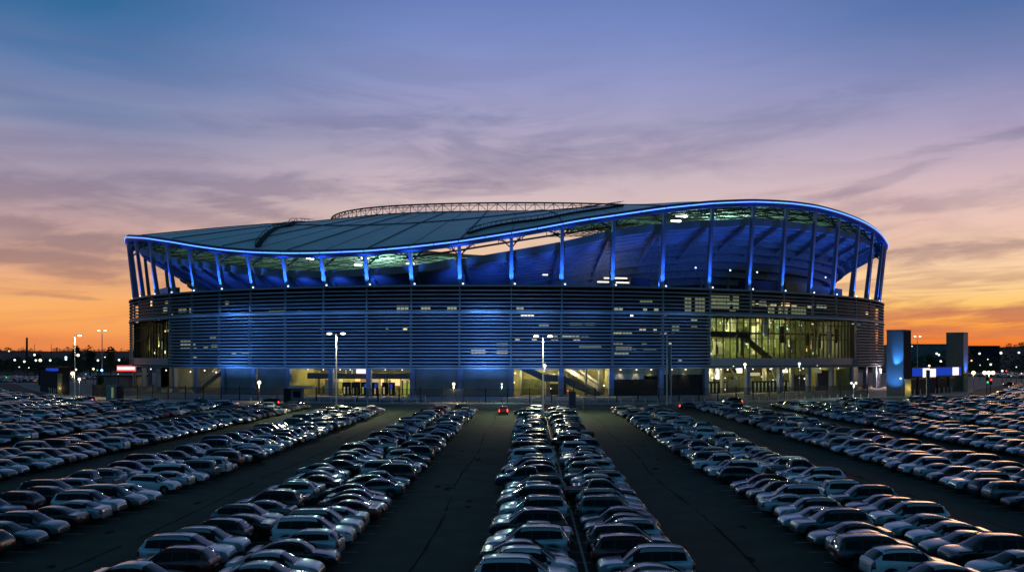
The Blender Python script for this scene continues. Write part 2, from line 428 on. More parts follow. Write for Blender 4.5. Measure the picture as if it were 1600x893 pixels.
FAS = [(212,384),(240,394),(270,402),(304,407),(347,413),(395,418),(449,422),(508,423),(580,419),(647,414),(717,405),(800,391),(875,378),(961,358),(1035,349),(1112,344),(1178,341),(1234,346),(1311,358),(1350,370),(1372,386)]
OF = -3.
FZ = periodic(*along(FAS, OF), [(.2, 48), (.4, 47), (.6, 47), (.8, 50)])
ZR, ZM, ZL = 31.0, 23.4, 8.4         # ring top, band between the two louvre fields, ring foot
COLPX = [210, 222, 244, 270, 304, 347, 395, 449, 508, 575, 644, 719, 799, 877, 956, 1034, 1107, 1170, 1221, 1266, 1302, 1333, 1355, 1370]
CT = [tp(p, -1.) for p in COLPX]
dl = CT[0]-.055; dr = CT[-1]+.055
front_T = [dl-.14, dl-.07, dl] + CT + [dr, dr+.06, dr+.12, dr+.19]
nb = 22; gap = front_T[0]+2*PI-front_T[-1]
back_T = [front_T[-1] + gap*(k+1)/(nb+1) for k in range(nb)]
ALL_T = front_T + back_T

stad = empty('stadium', (ECX, ECY, .12))
tag(stad, 'huge oval stadium with glowing blue roof rim, leaning columns and louvred walls', 'stadium')

def sweep(prof, t0, t1, n, b, m=0, zf=None, caps=True):
    """sweep a profile of (offset, z) along the oval from t0 to t1"""
    rows = []
    for k in range(n+1):
        t = t0 + (t1-t0)*k/n; zb = zf(t) if zf else 0
        rows.append([(*PT(t, o), z+zb) for o, z in prof] + [(*PT(t, prof[0][0]), prof[0][1]+zb)])
    b.grid(rows, m)
    if caps:
        b.poly([p for p in rows[0][:-1]][::-1], m); b.poly(rows[-1][:-1], m)
def strip(t0, t1, off, z0, z1, b, n=3, m=0, off1=None):
    off1 = off if off1 is None else off1
    for k in range(n):
        a = t0+(t1-t0)*k/n; c = t0+(t1-t0)*(k+1)/n
        b.quad((*PT(a, off), z0), (*PT(c, off), z0), (*PT(c, off1), z1), (*PT(a, off1), z1), m)
def block(t0, t1, o0, o1, z0, z1, b, n=2, m=0):
    sweep([(o1, z0), (o1, z1), (o0, z1), (o0, z0)], t0, t1, n, b, m)

# --- floors, core walls, concourse
b = MB()
for o0, o1, z in ((-2.2, 0.0, ZR-.25),):
    sweep([(o1, z), (o1, z+.25), (-34, z+.25), (-34, z)], 0, 2*PI, 160, b, caps=False)
b.build('concourse_floor', M['steel_dark'], stad)
b = MB()
sweep([(-.9, ZL-.5), (-.9, ZL), (-34, ZL), (-34, ZL-.5)], 0, 2*PI, 160, b, caps=False)
b.build('podium_soffit', M['wall_concrete'], stad)
TGL, TGR = tp(1107, -2.), tp(1328, -2.)       # big glazed atrium
TWL, TWR = tp(210, -1.), tp(269, -2.)         # small glazed corner
b = MB()
for a, c in ((TWR, TGL), (TGR, TWL+2*PI)):
    n = max(2, int((c-a)/.04)); strip(a, c, -2.6, ZL, ZR-.25, b, n)
for a, c in ((TGL, TGR), (TWL, TWR)): strip(a, c, -2.6, ZM, ZR-.25, b, 10)
b.build('inner_wall', M['dark_glass'], stad)

# --- louvre fields, one panel per bay
def slats(t0, t1, z0, z1, pitch, b, n, h=.36, o=0.):
    k = max(1, round((z1-z0)/pitch)); p = (z1-z0)/k
    for j in range(k):
        z = z0 + j*p + .12
        sweep([(o+.02, z-.05), (o+.22, z), (o+.40, z+.18*h/.5), (o+.46, z+.30*h/.5), (o+.40, z+h), (o+.34, z+h), (o+.36, z+.56*h), (o+.12, z+.06)], t0, t1, n, b)
def fin(t, z0, z1, b, o=0.):
    d = .12/130
    block(t-d, t+d, o-.5, o+.18, z0, z1, b, 1)
for i in range(len(ALL_T)):
    a = ALL_T[i]; c = ALL_T[(i+1) % len(ALL_T)]
    if c < a: c += 2*PI
    fr = i < len(front_T)-1
    n = 4 if fr else 2
    g = .06/130
    b = MB(); slats(a+g, c-g, ZM+.6, ZR-.35, 1.06, b, n); fin(a, ZM, ZR-.3, b)
    b.build('upper_louvre_panel', M['slat'], stad)
    mid_t = (a+c)/2
    if not (TGL < mid_t < TGR or TWL < mid_t < TWR) and (fr or i % 1 == 0):
        b = MB(); o = .25 if (abs(mid_t-(CT[6]+CT[5])/2) < .01 or abs(mid_t-(CT[11]+CT[12])/2) < .01) else 0.
        slats(a+g, c-g, ZL+.05, ZM-.25, .99, b, n, .44, o); fin(a, ZL, ZM-.2, b, o); fin(c-g*3, ZL, ZM-.2, b, o)
        b.build('lower_louvre_panel', M['slat'], stad)
b = MB()
sweep([(.55, ZR-.1), (.6, ZR+.25), (.45, ZR+.45), (-2.4, ZR+.45), (-2.4, ZR+.2), (.2, ZR-.1)], 0, 2*PI, 200, b, caps=False)
b.build('ring_coping', M['slat'], stad)
b = MB()
sweep([(.5, ZM-.12), (.62, ZM+.2), (.5, ZM+.62), (-.3, ZM+.62), (-.3, ZM-.12)], 0, 2*PI, 200, b, caps=False)
b.build('ring_band', M['slat'], stad)
b = MB()
sweep([(.3, ZL-.55), (.42, ZL-.1), (-.85, ZL-.1), (-.85, ZL-.55)], 0, 2*PI, 200, b, caps=False)
b.build('ring_foot_beam', M['slat'], stad)

# --- lit windows behind the louvres (bearing and height measured, set on the inner wall)
WIN = [(620,639,477,487,'p'),(658,673,477,487,'p'),(699,714,477,487,'p'),(807,819,478,487,'p'),(465,472,485,488,'p'),(487,494,485,488,'d'),(630,637,510,516,'o'),(603,607,511,514,'p'),
       (736,759,546,552,'w'),(776,794,536,540,'p'),(776,794,547,552,'w'),(814,835,492,496,'b'),(842,858,505,509,'p'),(805,813,529,534,'w'),(831,840,529,534,'w'),(860,872,524,527,'p'),(861,873,530,534,'p'),
       (878,893,524,528,'w'),(893,906,524,528,'p'),(896,907,530,534,'w'),(908,921,525,527,'d'),(800,822,553,556,'p'),(823,848,553,556,'p'),(800,838,559,562,'p'),
       (957,972,519,523,'w'),(973,988,519,523,'p'),(957,974,536,540,'p'),(957,988,542,546,'w'),(989,1026,543,546,'p'),(960,983,549,553,'p'),(1003,1012,536,540,'d'),(999,1010,512,517,'w'),(1021,1027,511,519,'w'),
       (1033,1043,518,523,'w'),(1050,1062,508,518,'d'),(960,974,479,486,'p'),(1005,1012,480,489,'p'),(1022,1030,480,489,'p'),(1000,1020,468,472,'d'),(1070,1078,486,490,'d'),(1080,1090,497,501,'p'),(1080,1090,507,511,'d'),
       (1070,1102,464,490,'d'),(1110,1118,468,474,'w'),(1120,1133,469,474,'p'),(1138,1154,470,475,'p'),(1140,1150,482,486,'d'),(1174,1198,470,479,'d'),(1181,1186,472,475,'o'),(1192,1199,477,480,'b'),
       (1204,1214,475,478,'w'),(1221,1235,473,478,'o'),(1237,1246,475,480,'w'),(1262,1272,477,481,'w'),(1276,1292,476,481,'p'),(1110,1160,462,484,'d'),(1200,1260,478,490,'d'),(1330,1345,505,507,'p'),(1350,1366,506,508,'p'),(1353,1357,487,491,'o'),
       (235,238,470,478,'o'),(258,263,470,474,'p'),(255,262,480,486,'p'),(268,270,490,494,'p'),(279,292,482,488,'d'),(296,300,480,488,'p'),(282,304,531,535,'d'),(282,306,537,541,'p'),(282,308,543,546,'p'),(328,338,526,529,'d'),(330,340,538,542,'p'),
       (318,326,540,545,'d'),(302,308,557,560,'p'),(378,392,549,552,'p'),(362,370,550,553,'p'),(352,358,470,476,'d'),(420,445,485,489,'d'),(500,506,511,514,'p'),(890,930,504,508,'d'),(905,940,540,544,'d'),(1045,1050,535,540,'w'),(1060,1066,560,564,'p'),(985,990,491,494,'b'),(1038,1042,489,493,'p')]
WM = {'p': 'win_pale', 'w': 'win_warm', 'd': 'win_dim', 'b': 'win_bright', 'o': 'win_orange'}
for (x0, x1, y0, y1, k) in WIN:
    t0, t1 = tp(x0, -2.5), tp(x1, -2.5); Y = PT((t0+t1)/2, -2.5)[1]; z0, z1 = zat(y1, Y), zat(y0, Y)
    b = MB(); nw = max(1, int((x1-x0)/5))
    for j in range(nw):
        if nw > 3 and random.random() < .2: continue
        a = t0+(t1-t0)*j/nw; c = t0+(t1-t0)*(j+.86)/nw
        strip(a, c, -2.52, z0, z1, b, 1)
    b.build('window', M[WM[k]], stad)

# --- leaning columns with their uplights
for t in ALL_T:
    b = MB(); d0 = .52/130; d1 = .38/130; zt = RZ(t)-.75
    p = [(*PT(t-d0, -2.1), ZR+.2), (*PT(t+d0, -2.1), ZR+.2), (*PT(t+d0, -.8), ZR+.2), (*PT(t-d0, -.8), ZR+.2),
         (*PT(t-d1, .5), zt), (*PT(t+d1, .5), zt), (*PT(t+d1, 1.4), zt), (*PT(t-d1, 1.4), zt)]
    b.hexa(p); cm = b.build('column', M['column'], stad)
    if t in front_T:
        for s_ in (-1, 1):                      # branching struts under the rim
            q = MB(); top = PT(t+s_*.022, -3.5); q.tube((*PT(t, .2), zt-3.2), (*top, RZ(t+s_*.022)-.1), .19, 5); q.tube((*PT(t+s_*.006, -.6), zt-1.6), (*PT(t+s_*.03, -1.2), RZ(t+s_*.03)-.6), .12, 5); q.tube((*PT(t+s_*.012, -1.6), zt-1.2), (*PT(t+s_*.012, -3.), zt+1.2), .1, 5)
            q.build('strut', M['steel_dark'], cm)
        q = MB(); c = PT(t+d0*1.6, -.2); q.ball((*c, ZR+.72), .26, 8, 5); q.tube((*c, ZR+.42), (*c, ZR+.55), .2, 6)
        q.build('uplight', M['uplight'], cm)
        lamp('column_uplight_lamp', 'SPOT', (*PT(t, 1.5), ZR+.55), 7500, (.03, .17, 1.), target=(*PT(t, -.4), ZR+5.5), size=.2, spot=72, blend=1.)
        lamp('column_uplight_lamp', 'SPOT', (*PT(t, 1.5), ZR+.55), 11000, (.03, .17, 1.), target=(*PT(t, .3), ZR+11), size=.2, spot=36, blend=.8)
# --- rim beam with the LED line
b = MB()
sweep([(OR-.2, -1.15), (OR+.2, -.6), (OR+.25, .5), (OR-.3, 1.0), (OR-1.6, .95), (OR-2.2, -.4), (OR-1.2, -1.2)], 0, 2*PI, 300, b, zf=RZ, caps=False)
rim = b.build('roof_rim', M['rim_paint'], stad, smooth=False)
for i in range(len(ALL_T)):
    a = ALL_T[i]; c = ALL_T[(i+1) % len(ALL_T)]
    if c < a: c += 2*PI
    b = MB(); g = .10/130
    for k in range(2):
        a2 = a+(c-a)*k/2; c2 = a+(c-a)*(k+1)/2
        sweep([(OR+.26, -.10), (OR+.38, -.10), (OR+.38, .22), (OR+.26, .22)], a2+g, c2-g, 4, b, zf=RZ)
    b.build('led_strip', M['led'], rim)
# --- roof skin between the rim and the oval opening
IC, IA, IB = (-3., 388.), 80., 68.
def INNER(t):
    c, s = math.cos(t), math.sin(t)
    return (IC[0]+IA*c, IC[1]+IB*s, 61.7 - .7*s + 3.4*c*c)
def roof_pt(t, f, dz=0.):
    o = PT(t, OR-1.0); i = INNER(t + ER*0); z = RZ(t)+.7
    return (o[0]+(i[0]-o[0])*f, o[1]+(i[1]-o[1])*f, z+(i[2]-z)*f + .9*math.sin(PI*f) + dz)
NF = 8
for i in range(len(ALL_T)):
    a = ALL_T[i]; c = ALL_T[(i+1) % len(ALL_T)]
    if c < a: c += 2*PI
    rows = [[roof_pt(a+(c-a)*k/5, f/NF) for f in range(NF+1)] for k in range(6)]
    b = MB(); b.grid(rows); b.build('roof_panel', M['roof'], stad, smooth=True)
    rows = [[roof_pt(a+(c-a)*k/5, f/NF, -1.1) for f in range(NF+1)] for k in range(6)]
    b = MB(); b.grid(rows); b.build('roof_deck', M['roof_under'], stad, smooth=True)
    b = MB()                                     # radial truss hanging below the deck
    P = [Vector(roof_pt(a, f/16, -1.3)) for f in range(17)]; Q = [p - Vector((0, 0, 1.0+1.6*math.sin(PI*k/16))) for k, p in enumerate(P)]
    for k in range(16):
        b.tube(P[k], P[k+1], .2, 4, cap=False); b.tube(Q[k], Q[k+1], .24, 4, cap=False)
        b.tube(P[k], Q[k+1] if k % 2 else Q[k], .14, 4, cap=False); b.tube(Q[k], P[k+1], .09, 4, cap=False)
    b.build('roof_truss', M['steel_dark'], stad)
b = MB()
for f in (.12, .24, .36, .48, .60, .72, .84, .95):
    for k in range(160):
        a = 2*PI*k/160; c = 2*PI*(k+1)/160
        b.tube(roof_pt(a, f, -2.2), roof_pt(c, f, -2.2), .2, 4, cap=False)
b.build('roof_purlin', M['steel_dark'], stad)
def seam(pts, w, b, dz=.12):
    for p, q in zip(pts[:-1], pts[1:]):
        b.tube((p[0], p[1], p[2]+dz), (q[0], q[1], q[2]+dz), w, 5, cap=False)
# seams skewed across the panels, and one along the middle
for i in range(len(ALL_T)):
    b = MB(); t0 = ALL_T[i]; seam([roof_pt(t0+.10*f, f) for f in np.linspace(.02, 1, 14)], .16 if i % 2 == 0 else .07, b, .12 if i % 2 == 0 else .03); b.build('roof_seam', M['seam'], stad)
b = MB(); seam([roof_pt(t, .56) for t in np.linspace(0, 2*PI, 180)], .2, b); b.build('roof_seam', M['seam'], stad)
# gutter beam hung inside the rim along the open stretch
gt, gz = along([(630,404),(645,401.5),(717,391),(800,377.5),(860,368),(956,354),(990,349)], -9.); b = MB()
GT = np.linspace(gt[0], gt[-1], 40); GZ = np.interp(GT, gt, gz)
for k in range(39):
    b.tube((*PT(GT[k], -9), GZ[k]), (*PT(GT[k+1], -9), GZ[k+1]), .28, 6, cap=False)
    if k % 4 == 0: b.tube((*PT(GT[k], -9), GZ[k]), (*PT(GT[k], -8.6), RZ(GT[k])+3.), .1, 5)
b.build('gutter_beam', mat('gutter_paint', (.12, .045, .04), .6), stad)
# canopy deck carried inside the opening on the right, with its own trusses
ca = [math.radians(a) for a in np.linspace(-74, 20, 24)]
def cano(t, f, dz=0.):
    p = INNER(t); return (p[0]+(IC[0]-p[0])*f, p[1]+(IC[1]-p[1])*f, p[2]-.8-1.2*f+dz)
b = MB(); b.grid([[cano(t, f) for f in np.linspace(0, .52, 6)] for t in ca]); b.grid([[cano(t, f, -.6) for f in np.linspace(0, .52, 6)] for t in ca]); b.build('inner_canopy', M['roof_under'], stad)
b = MB()
for i, t in enumerate(ca):
    P = [Vector(cano(t, f, -.7)) for f in np.linspace(0, .52, 8)]; Q = [p-Vector((0, 0, 2.2)) for p in P]
    for k in range(7):
        b.tube(Q[k], Q[k+1], .16, 4, cap=False); b.tube(P[k], Q[k+1] if k % 2 else Q[k], .1, 4, cap=False); b.tube(Q[k], P[k+1], .1, 4, cap=False)
    if i:
        for f in (.0, .26, .52): b.tube(Vector(cano(ca[i-1], f, -2.9)), Vector(cano(t, f, -2.9)), .15, 4, cap=False)
b.build('canopy_truss', M['steel_dark'], stad)
# opening truss standing on the inner edge
b = MB(); n = 150
T0 = [Vector(INNER(2*PI*k/n)) for k in range(n)]
H0 = [.35 + 2.6*max(0., min(1., (.12-math.sin(2*PI*k/n))/.35))**.5 for k in range(n)]
for k in range(n):
    p, q = T0[k], T0[(k+1) % n]; pu = p+Vector((0, 0, H0[k])); qu = q+Vector((0, 0, H0[(k+1) % n]))
    b.tube(pu, qu, .30, 5, cap=False); b.tube(p, q, .32, 5, cap=False); b.tube(p, pu, .16, 4, cap=False); b.tube(p if k % 2 else pu, qu if k % 2 else q, .12, 4, cap=False)
    inn = p + (Vector((*IC, p.z))-p).normalized()*2.2 + Vector((0, 0, H0[k]*.85)); inq = q + (Vector((*IC, q.z))-q).normalized()*2.2 + Vector((0, 0, H0[(k+1) % n]*.85))
    b.tube(inn, inq, .14, 4, cap=False); b.tube(pu, inn, .08, 4, cap=False)
b.build('opening_truss', mat('red_oxide_steel', (.13, .085, .085), .6, .2), stad)
# two maintenance gantries lying on the roof
def roof_find(px, py):
    best = None
    for t in np.linspace(TL, TR, 260):
        for f in np.linspace(0, 1, 41):
            X, Y, Z = roof_pt(t, f); e = (VX+F*X/Y-px)**2 + (VY-F*(Z-CH)/Y-py)**2
            if best is None or e < best[0]: best = (e, t, f)
    return best[1:]
for path in ([(402,385),(415,371),(436,356),(456,351),(488,349)], [(735,365),(760,357),(800,350),(850,341),(900,333),(972,323)]):
    K = smooth_path([roof_find(*p) for p in path], 5); b = MB()
    for (t, f), (t2, f2) in zip(K[:-1], K[1:]):
        p = Vector(roof_pt(t, f)); q = Vector(roof_pt(t2, f2)); d = (q-p)
        if d.length < .05: continue
        s_ = Vector((-d.y, d.x, 0)).normalized()*.8
        b.hexa([p-s_, q-s_, q+s_, p+s_, p-s_+Vector((0,0,.5)), q-s_+Vector((0,0,.5)), q+s_+Vector((0,0,.5)), p+s_+Vector((0,0,.5))])
        for e in (-1, 1):
            b.tube(p+s_*e+Vector((0,0,1.5)), q+s_*e+Vector((0,0,1.5)), .09, 4); b.tube(p+s_*e+Vector((0,0,.4)), p+s_*e+Vector((0,0,1.5)), .07, 4)
    b.build('roof_gantry', M['steel_dark'], stad)
# --- seating bowl
def _di(t): return max(4., min(21., (FZ(t)-2.2-ZR-.4)/.52))
def depth_in(t): return sum(_di(t+k*.02) for k in range(-6, 7))/13
NB = 220; TB = [2*PI*k/NB for k in range(NB+1)]
b = MB(); rows = []
for t in TB:
    d = depth_in(t); zt = FZ(t)-2.1; r = []; prev = None; NS = 13
    for j in range(NS+1):                         # the underside of the seating steps
        f = j/NS; z = zt + (max(ZR+.3, zt-.52*d)-zt)*f; o = OF-.4-d*f
        if prev is not None: r.append((*PT(t, o+d/NS*.12), prev-.25))
        r.append((*PT(t, o), z)); prev = z
    rows.append(r)
b.grid(rows); b.build('bowl_soffit', M['bowl'], stad)
b = MB(); rows = []
for t in TB:
    d = depth_in(t); zt = FZ(t)-2.1; z = max(ZR+.3, zt-.52*d); rows.append([(*PT(t, OF-.4-d), z+.05), (*PT(t, OF-.8-d), ZR)])
b.grid(rows); b.build('concourse_wall', M['dark'], stad)
b = MB()
sweep([(OF, -2.1), (OF, 0), (OF-.5, .0), (OF-.5, -2.1)], 0, 2*PI, 220, b, zf=FZ, caps=False)
b.build('bowl_fascia', M['fascia'], stad)
b = MB(); rows = []
for t in TB:
    zt = FZ(t); r = []; ns = 22
    for j in range(ns+1):
        f = j/ns; o = OF-.5-58*f; z = zt-.3+(3.-zt)*f
        r.append((*PT(t, o), z))
        if j < ns: r.append((*PT(t, o-58/ns*.9), z))
    rows.append(r)
b.grid(rows); b.build('seating', M['seats'], stad)
b = MB(); b.poly([(*PT(t, -61), .5) for t in TB[:-1]]); b.build('pitch', M['pitch'], stad)
for i, t in enumerate(front_T):                   # sloping rakers under the upper tier
    d = depth_in(t); zt = FZ(t)-2.2
    if d < 5: continue
    b = MB(); dd = .45/130; zi = zt-.52*d
    p = [(*PT(t-dd, OF-d), zi-1.5), (*PT(t+dd, OF-d), zi-1.5), (*PT(t+dd, OF-d), zi), (*PT(t-dd, OF-d), zi),
         (*PT(t-dd, OF-.6), zt-.9), (*PT(t+dd, OF-.6), zt-.9), (*PT(t+dd, OF-.6), zt), (*PT(t-dd, OF-.6), zt)]
    b.hexa(p); dm = b.build('raker_beam', M['bowl'], stad)
    if d > 9:
        q = MB(); q.tube((*PT(t, OF-d+1.5), ZR), (*PT(t, OF-d+1.5), zi-.4), .45, 8); q.build('raker_post', M['wall_concrete'], dm)
for k in range(34):                               # blue floods on the concourse washing the soffit
    t = TL-.1 + (TR-TL+.2)*k/33
    dpt = depth_in(t)
    lamp('soffit_flood_lamp', 'SPOT', (*PT(t, -1.6), ZR+.8), 300 + 120*dpt, (.03, .13, 1.), target=(*PT(t, OF-1.5-dpt*.45), FZ(t)-2-.2*dpt), size=.4, spot=125, blend=1.)
# bare concourse things: blocks, kiosks, bright ceiling lamps
for (x0, x1, h, off, mk) in ((232,262,4.,-12,'wood'),(1172,1222,4.2,-13,'steel_dark'),(1228,1262,4.5,-12,'wood'),(985,1016,3.6,-13,'steel_dark'),(530,556,5.,-14,'dark'),(1270,1316,4.,-11,'wall_concrete')):
    b = MB(); block(tp(x0, -8), tp(x1, -8), off, -8, ZR, ZR+h, b, 2); b.build('kiosk', M[mk], stad)
for (x0, x1, y) in ((944,953,434),(961,980,434),(934,952,440),(963,992,441),(848,856,429)):
    t0, t1 = tp(x0, -9), tp(x1, -9); b = MB(); z = zat(y, PT(t0, -9)[1]); block(t0, t1, -9.3, -9, z-.16, z+.16, b, 1); b.build('strip_light', M['win_bright'], stad)
for x, y in ((1087,418),(1141,422),(1183,425),(1290,433),(1108,415)):
    t = tp(x, -14); b = MB(); b.ball((*PT(t, -14), zat(y, PT(t, -14)[1])), .28, 8, 5); b.build('concourse_lamp', M['uplight'], stad)
lamp('concourse_lamp_light', 'POINT', (*PT(tp(962, -9), -9), ZR+4.5), 350, (1, .9, .6), size=.6)
# --- floodlights under the roof and their light
for k in range(44):
    t = 2*PI*k/44; p = Vector(roof_pt(t, (.55, .78)[k % 2], -3.6)); b = MB()
    for j in (-1, 0, 1): b.box((p.x+j*1.3*math.sin(t), p.y-j*1.3*math.cos(t), p.z), (1.1, 1.1, .5), t)
    b.build('floodlight', M['flood'], stad)
for x, y in ((370,404),(392,407),(626,407),(612,404),(679,407),(705,401),(1090,352),(468,407),(560,408)):
    ...
for k in range(14):
    t = 2*PI*k/14; p = roof_pt(t, .70, -9)
    lamp('stand_flood_lamp', 'POINT', p, 14000, (.52, 1., .76), size=1.5)
# --- ground level: piers, walls, entrances
Z0 = .12
b = MB(); n = 0
PIER = [tp(p, -.6) for p in (222, 244, 270, 304, 347, 395, 449, 508+8, 575, 644, 719, 799, 877, 956, 1034, 1105, 1170, 1221, 1266, 1302, 1333, 1355, 1370)]
for t in PIER + [dl, dr] + back_T:
    b = MB(); d = .62/130; block(t-d, t+d, -1.9, -.7, Z0, ZL-.5, b, 1); b.build('pier', M['column'], stad)
def wall(x0, x1, off, z0, z1, m, name='ground_wall', n=4, th=.3):
    b = MB(); block(tp(x0, -.6), tp(x1, -.6), off-th, off, z0, z1, b, n); return b.build(name, M[m], stad)
wall(352, 391, -1.1, Z0, ZL-.52, 'wall_concrete'); wall(400, 446, -1.3, Z0, ZL-.52, 'wall_concrete'); wall(649, 715, -1.1, Z0, ZL-.52, 'wall_concrete'); wall(723, 796, -1.1, Z0, ZL-.52, 'wall_concrete')
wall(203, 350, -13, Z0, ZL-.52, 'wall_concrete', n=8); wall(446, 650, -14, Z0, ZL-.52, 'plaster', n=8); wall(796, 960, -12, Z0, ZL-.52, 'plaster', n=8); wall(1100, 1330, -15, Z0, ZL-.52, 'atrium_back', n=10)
wall(1330, 1378, -9, Z0, ZL-.52, 'wall_concrete', n=5)
b = MB(); strip(tp(1378, -9)+.02, tp(203, -13)+2*PI, -10, Z0, ZL-.5, b, 60); b.build('ground_wall', M['wall_concrete'], stad)
for x, d0, d1 in ((352,-13,-1.2),(446,-14,-1.2),(650,-14,-1.2),(798,-12,-1.2),(957,-12,-2.5),(1103,-15,-1.5),(1330,-15,-1.2)):
    t = tp(x, -.6); b = MB(); block(t-.0012, t+.0012, d0, d1, Z0, ZL-.52, b, 1); b.build('cross_wall', M['plaster'], stad)
# garage bays
wall(958, 1103, -2.2, ZL-2.6, ZL-.55, 'plaster', n=4)
wall(1036, 1101, -1.9, Z0, ZL-2.3, 'dark', 'roller_door', 3); wall(958, 1032, -1.9, Z0, ZL-3.6, 'dark', 'roller_door', 3)
wall(958, 1009, -1.85, ZL-3.55, ZL-2.0, 'concrete', 'door_lintel', 2)
for x in (970, 995, 1018, 1050, 1072):
    t = tp(x, -1.); b = MB(); p = PT(t, -1.2); b.box((*p, ZL-.8), (.5, .4, .25), t); b.build('downlight', M['win_bright'], stad)
    lamp('downlight_lamp', 'SPOT', (*PT(t, -1.0), ZL-1.0), 240, (1, .82, .45), target=(*PT(t, -1.9), ZL-4.5), size=.15, spot=80, blend=.8)
M['stair'] = mat('stair_cladding', (.05, .06, .07), .6, var=.1); M['menu_dim'] = emit('menu_dim', (1, .55, .2), .35); M['lime_glow'] = emit('glow_lime', (.62, .75, .12), .45)
# concession hall: dark canopy beam, turnstiles, blue signs, bright screen
wall(462, 646, -6, 4.9, 6.5, 'stair', 'canopy_beam', 6, 1.)
wall(481, 497, -9, Z0, 4.6, 'concrete', 'kiosk_front', 2)
wall(462, 648, -12.6, 5.7, ZL-.55, 'dark', 'upper_wall', 6, .2)
for k, (x0, x1) in enumerate(((497,508),(517,530),(532,546),(548,560),(562,575),(583,593),(595,604),(633,645))):
    wall(x0, x1, -7, Z0, 3.9, 'dark', 'gate_frame', 1, .5)
    for j in range(2 if x1-x0 > 11 else 1):
        xa = x0+2.2+j*6; wall(xa, xa+2.2, -6.95, .5, 2.2+.3*(k % 2), ('win_dim', 'win_warm', 'win_dim', 'lime_glow')[(k+j) % 4], 'gate_glow_slit', 1, .04)  # thin glowing strips on solid frames stand for light through the gates
wall(606, 632, -11.8, .4, 3.6, 'lime_glow', 'kiosk_window', 2, .1)
for x0, x1 in ((607,609),(615,617),(624,626)): wall(x0, x1, -11.6, .3, 4.4, 'steel_dark', 'kiosk_post', 1, .2)
for x0, x1 in ((554,559),(562,566),(571,574),(597,600)):
    wall(x0, x1, -6.9, 2.4, 3.5, 'screen_blue', 'gate_sign', 1, .06)
wall(548, 563, -4, 6.5, 8.0, 'screen_white', 'lit_sign', 1, .2)
for x0, x1 in ((529,531),(539,541)): wall(x0, x1, -4.4, 6.4, 7.6, 'win_pale', 'strip_light', 1, .1)
for x0, x1, z0, z1, k in ((520,534,4.,5.,'win_orange'),(566,575,2.8,5.2,'win_orange'),(584,600,2.8,5.,'win_orange'),(548,562,3.4,5.,'win_warm'),(470,480,2.5,5.,'win_warm'),(604,612,2.4,5.,'win_warm')):
    wall(x0, x1, -13.3, z0, z1, k, 'menu_board', 1, .1)
for x in (465, 497, 520, 545, 560, 590, 612, 637):
    t = tp(x, -8); lamp('hall_lamp', 'POINT', (*PT(t, -10), ZL-1.6), 640, (1, .84, .36), size=.3)
    b = MB(); b.ball((*PT(t, -3.), ZL-.8), .17, 8, 5); b.build('ceiling_lamp', M['win_bright'], stad)
for x0, x1, z0, z1, k in ((462,466,.2,5.2,'stair'),(470,479,.2,2.6,'stair'),(471,478,3.2,4.6,'menu_dim'),(499,505,4.0,5.2,'mid_glow'),(508,516,.2,3.0,'wood'),(536,545,4.,5.,'menu_dim'),(577,582,.2,4.9,'wall_concrete'),(634,646,4.1,5.3,'wood')):
    wall(x0, x1, -11, z0, z1, k, 'hall_fitting', 1, .2)
# stair hall, with two flights crossing
def flight(x0, z0, x1, z1, off, w, m='steel_dark', name='stair_flight', th=.75):
    t0, t1 = tp(x0, off), tp(x1, off); b = MB()
    lo = [(*PT(t0, off), z0-.9), (*PT(t1, off), z1-.9), (*PT(t1, off-w), z1-.9), (*PT(t0, off-w), z0-.9)]
    hi = [(p[0], p[1], p[2]+th) for p in lo]; b.hexa(lo+hi); s_ = b.build(name, M[m], stad)
    q = MB()
    for e in (0, 1):
        o = off-w*e; q.tube((*PT(t0, o), z0+.9), (*PT(t1, o), z1+.9), .06, 5)
        for k in range(9):
            t = t0+(t1-t0)*k/8; z = z0+(z1-z0)*k/8; q.tube((*PT(t, o), z-.2), (*PT(t, o), z+.9), .04, 4)
    q.build('handrail', M['steel_grey'], s_)
flight(812, 8.6, 850, 5.2, -4, 2.4, 'stair', th=2.); flight(850, 5.2, 877, 5.1, -4, 2.4, 'stair', th=2.); flight(877, 5.1, 938, .2, -4, 2.4, 'stair', th=2.)
flight(882, 8.4, 946, 1.2, -8, 2.2, 'concrete', th=1.3); flight(300, .6, 345, 7.8, -6, 2.2, 'concrete')
flight(905, 8.0, 940, 3.4, -10, 1.6, 'steel_pale')
for x0, x1, off in ((814,818,-9),(858,864,-7),(896,902,-10),(922,925,-6),(946,951,-7)): wall(x0, x1, off, Z0, ZL-.52, 'wall_concrete', 'inner_pier', 1, .8)
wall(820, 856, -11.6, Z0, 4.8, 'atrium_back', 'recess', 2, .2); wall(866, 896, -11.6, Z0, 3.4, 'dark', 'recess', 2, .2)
for x, z in ((852, 5.5), (849, 7.2), (803, 4.), (805, 6.6), (861, 2.2), (895, 4.4), (943, 3.), (300, 6.5), (322, 7.), (340, 6.5), (262, 6.8), (238, 7.), (250, 2.5)):
    t = tp(x, -6); b = MB(); b.ball((*PT(t, -5.5), z), .24, 8, 5); b.build('wall_lamp', M['win_bright'], stad)
for x, e in ((812, 700), (840, 700), (866, 500), (900, 700), (930, 700), (948, 400), (240, 420), (262, 520), (310, 500), (335, 500), (1342, 260), (1362, 320), (225, 320)):
    t = tp(x, -6); lamp('stair_lamp', 'POINT', (*PT(t, -6.5), ZL-1.8), e, (1, .86, .42), size=.3)
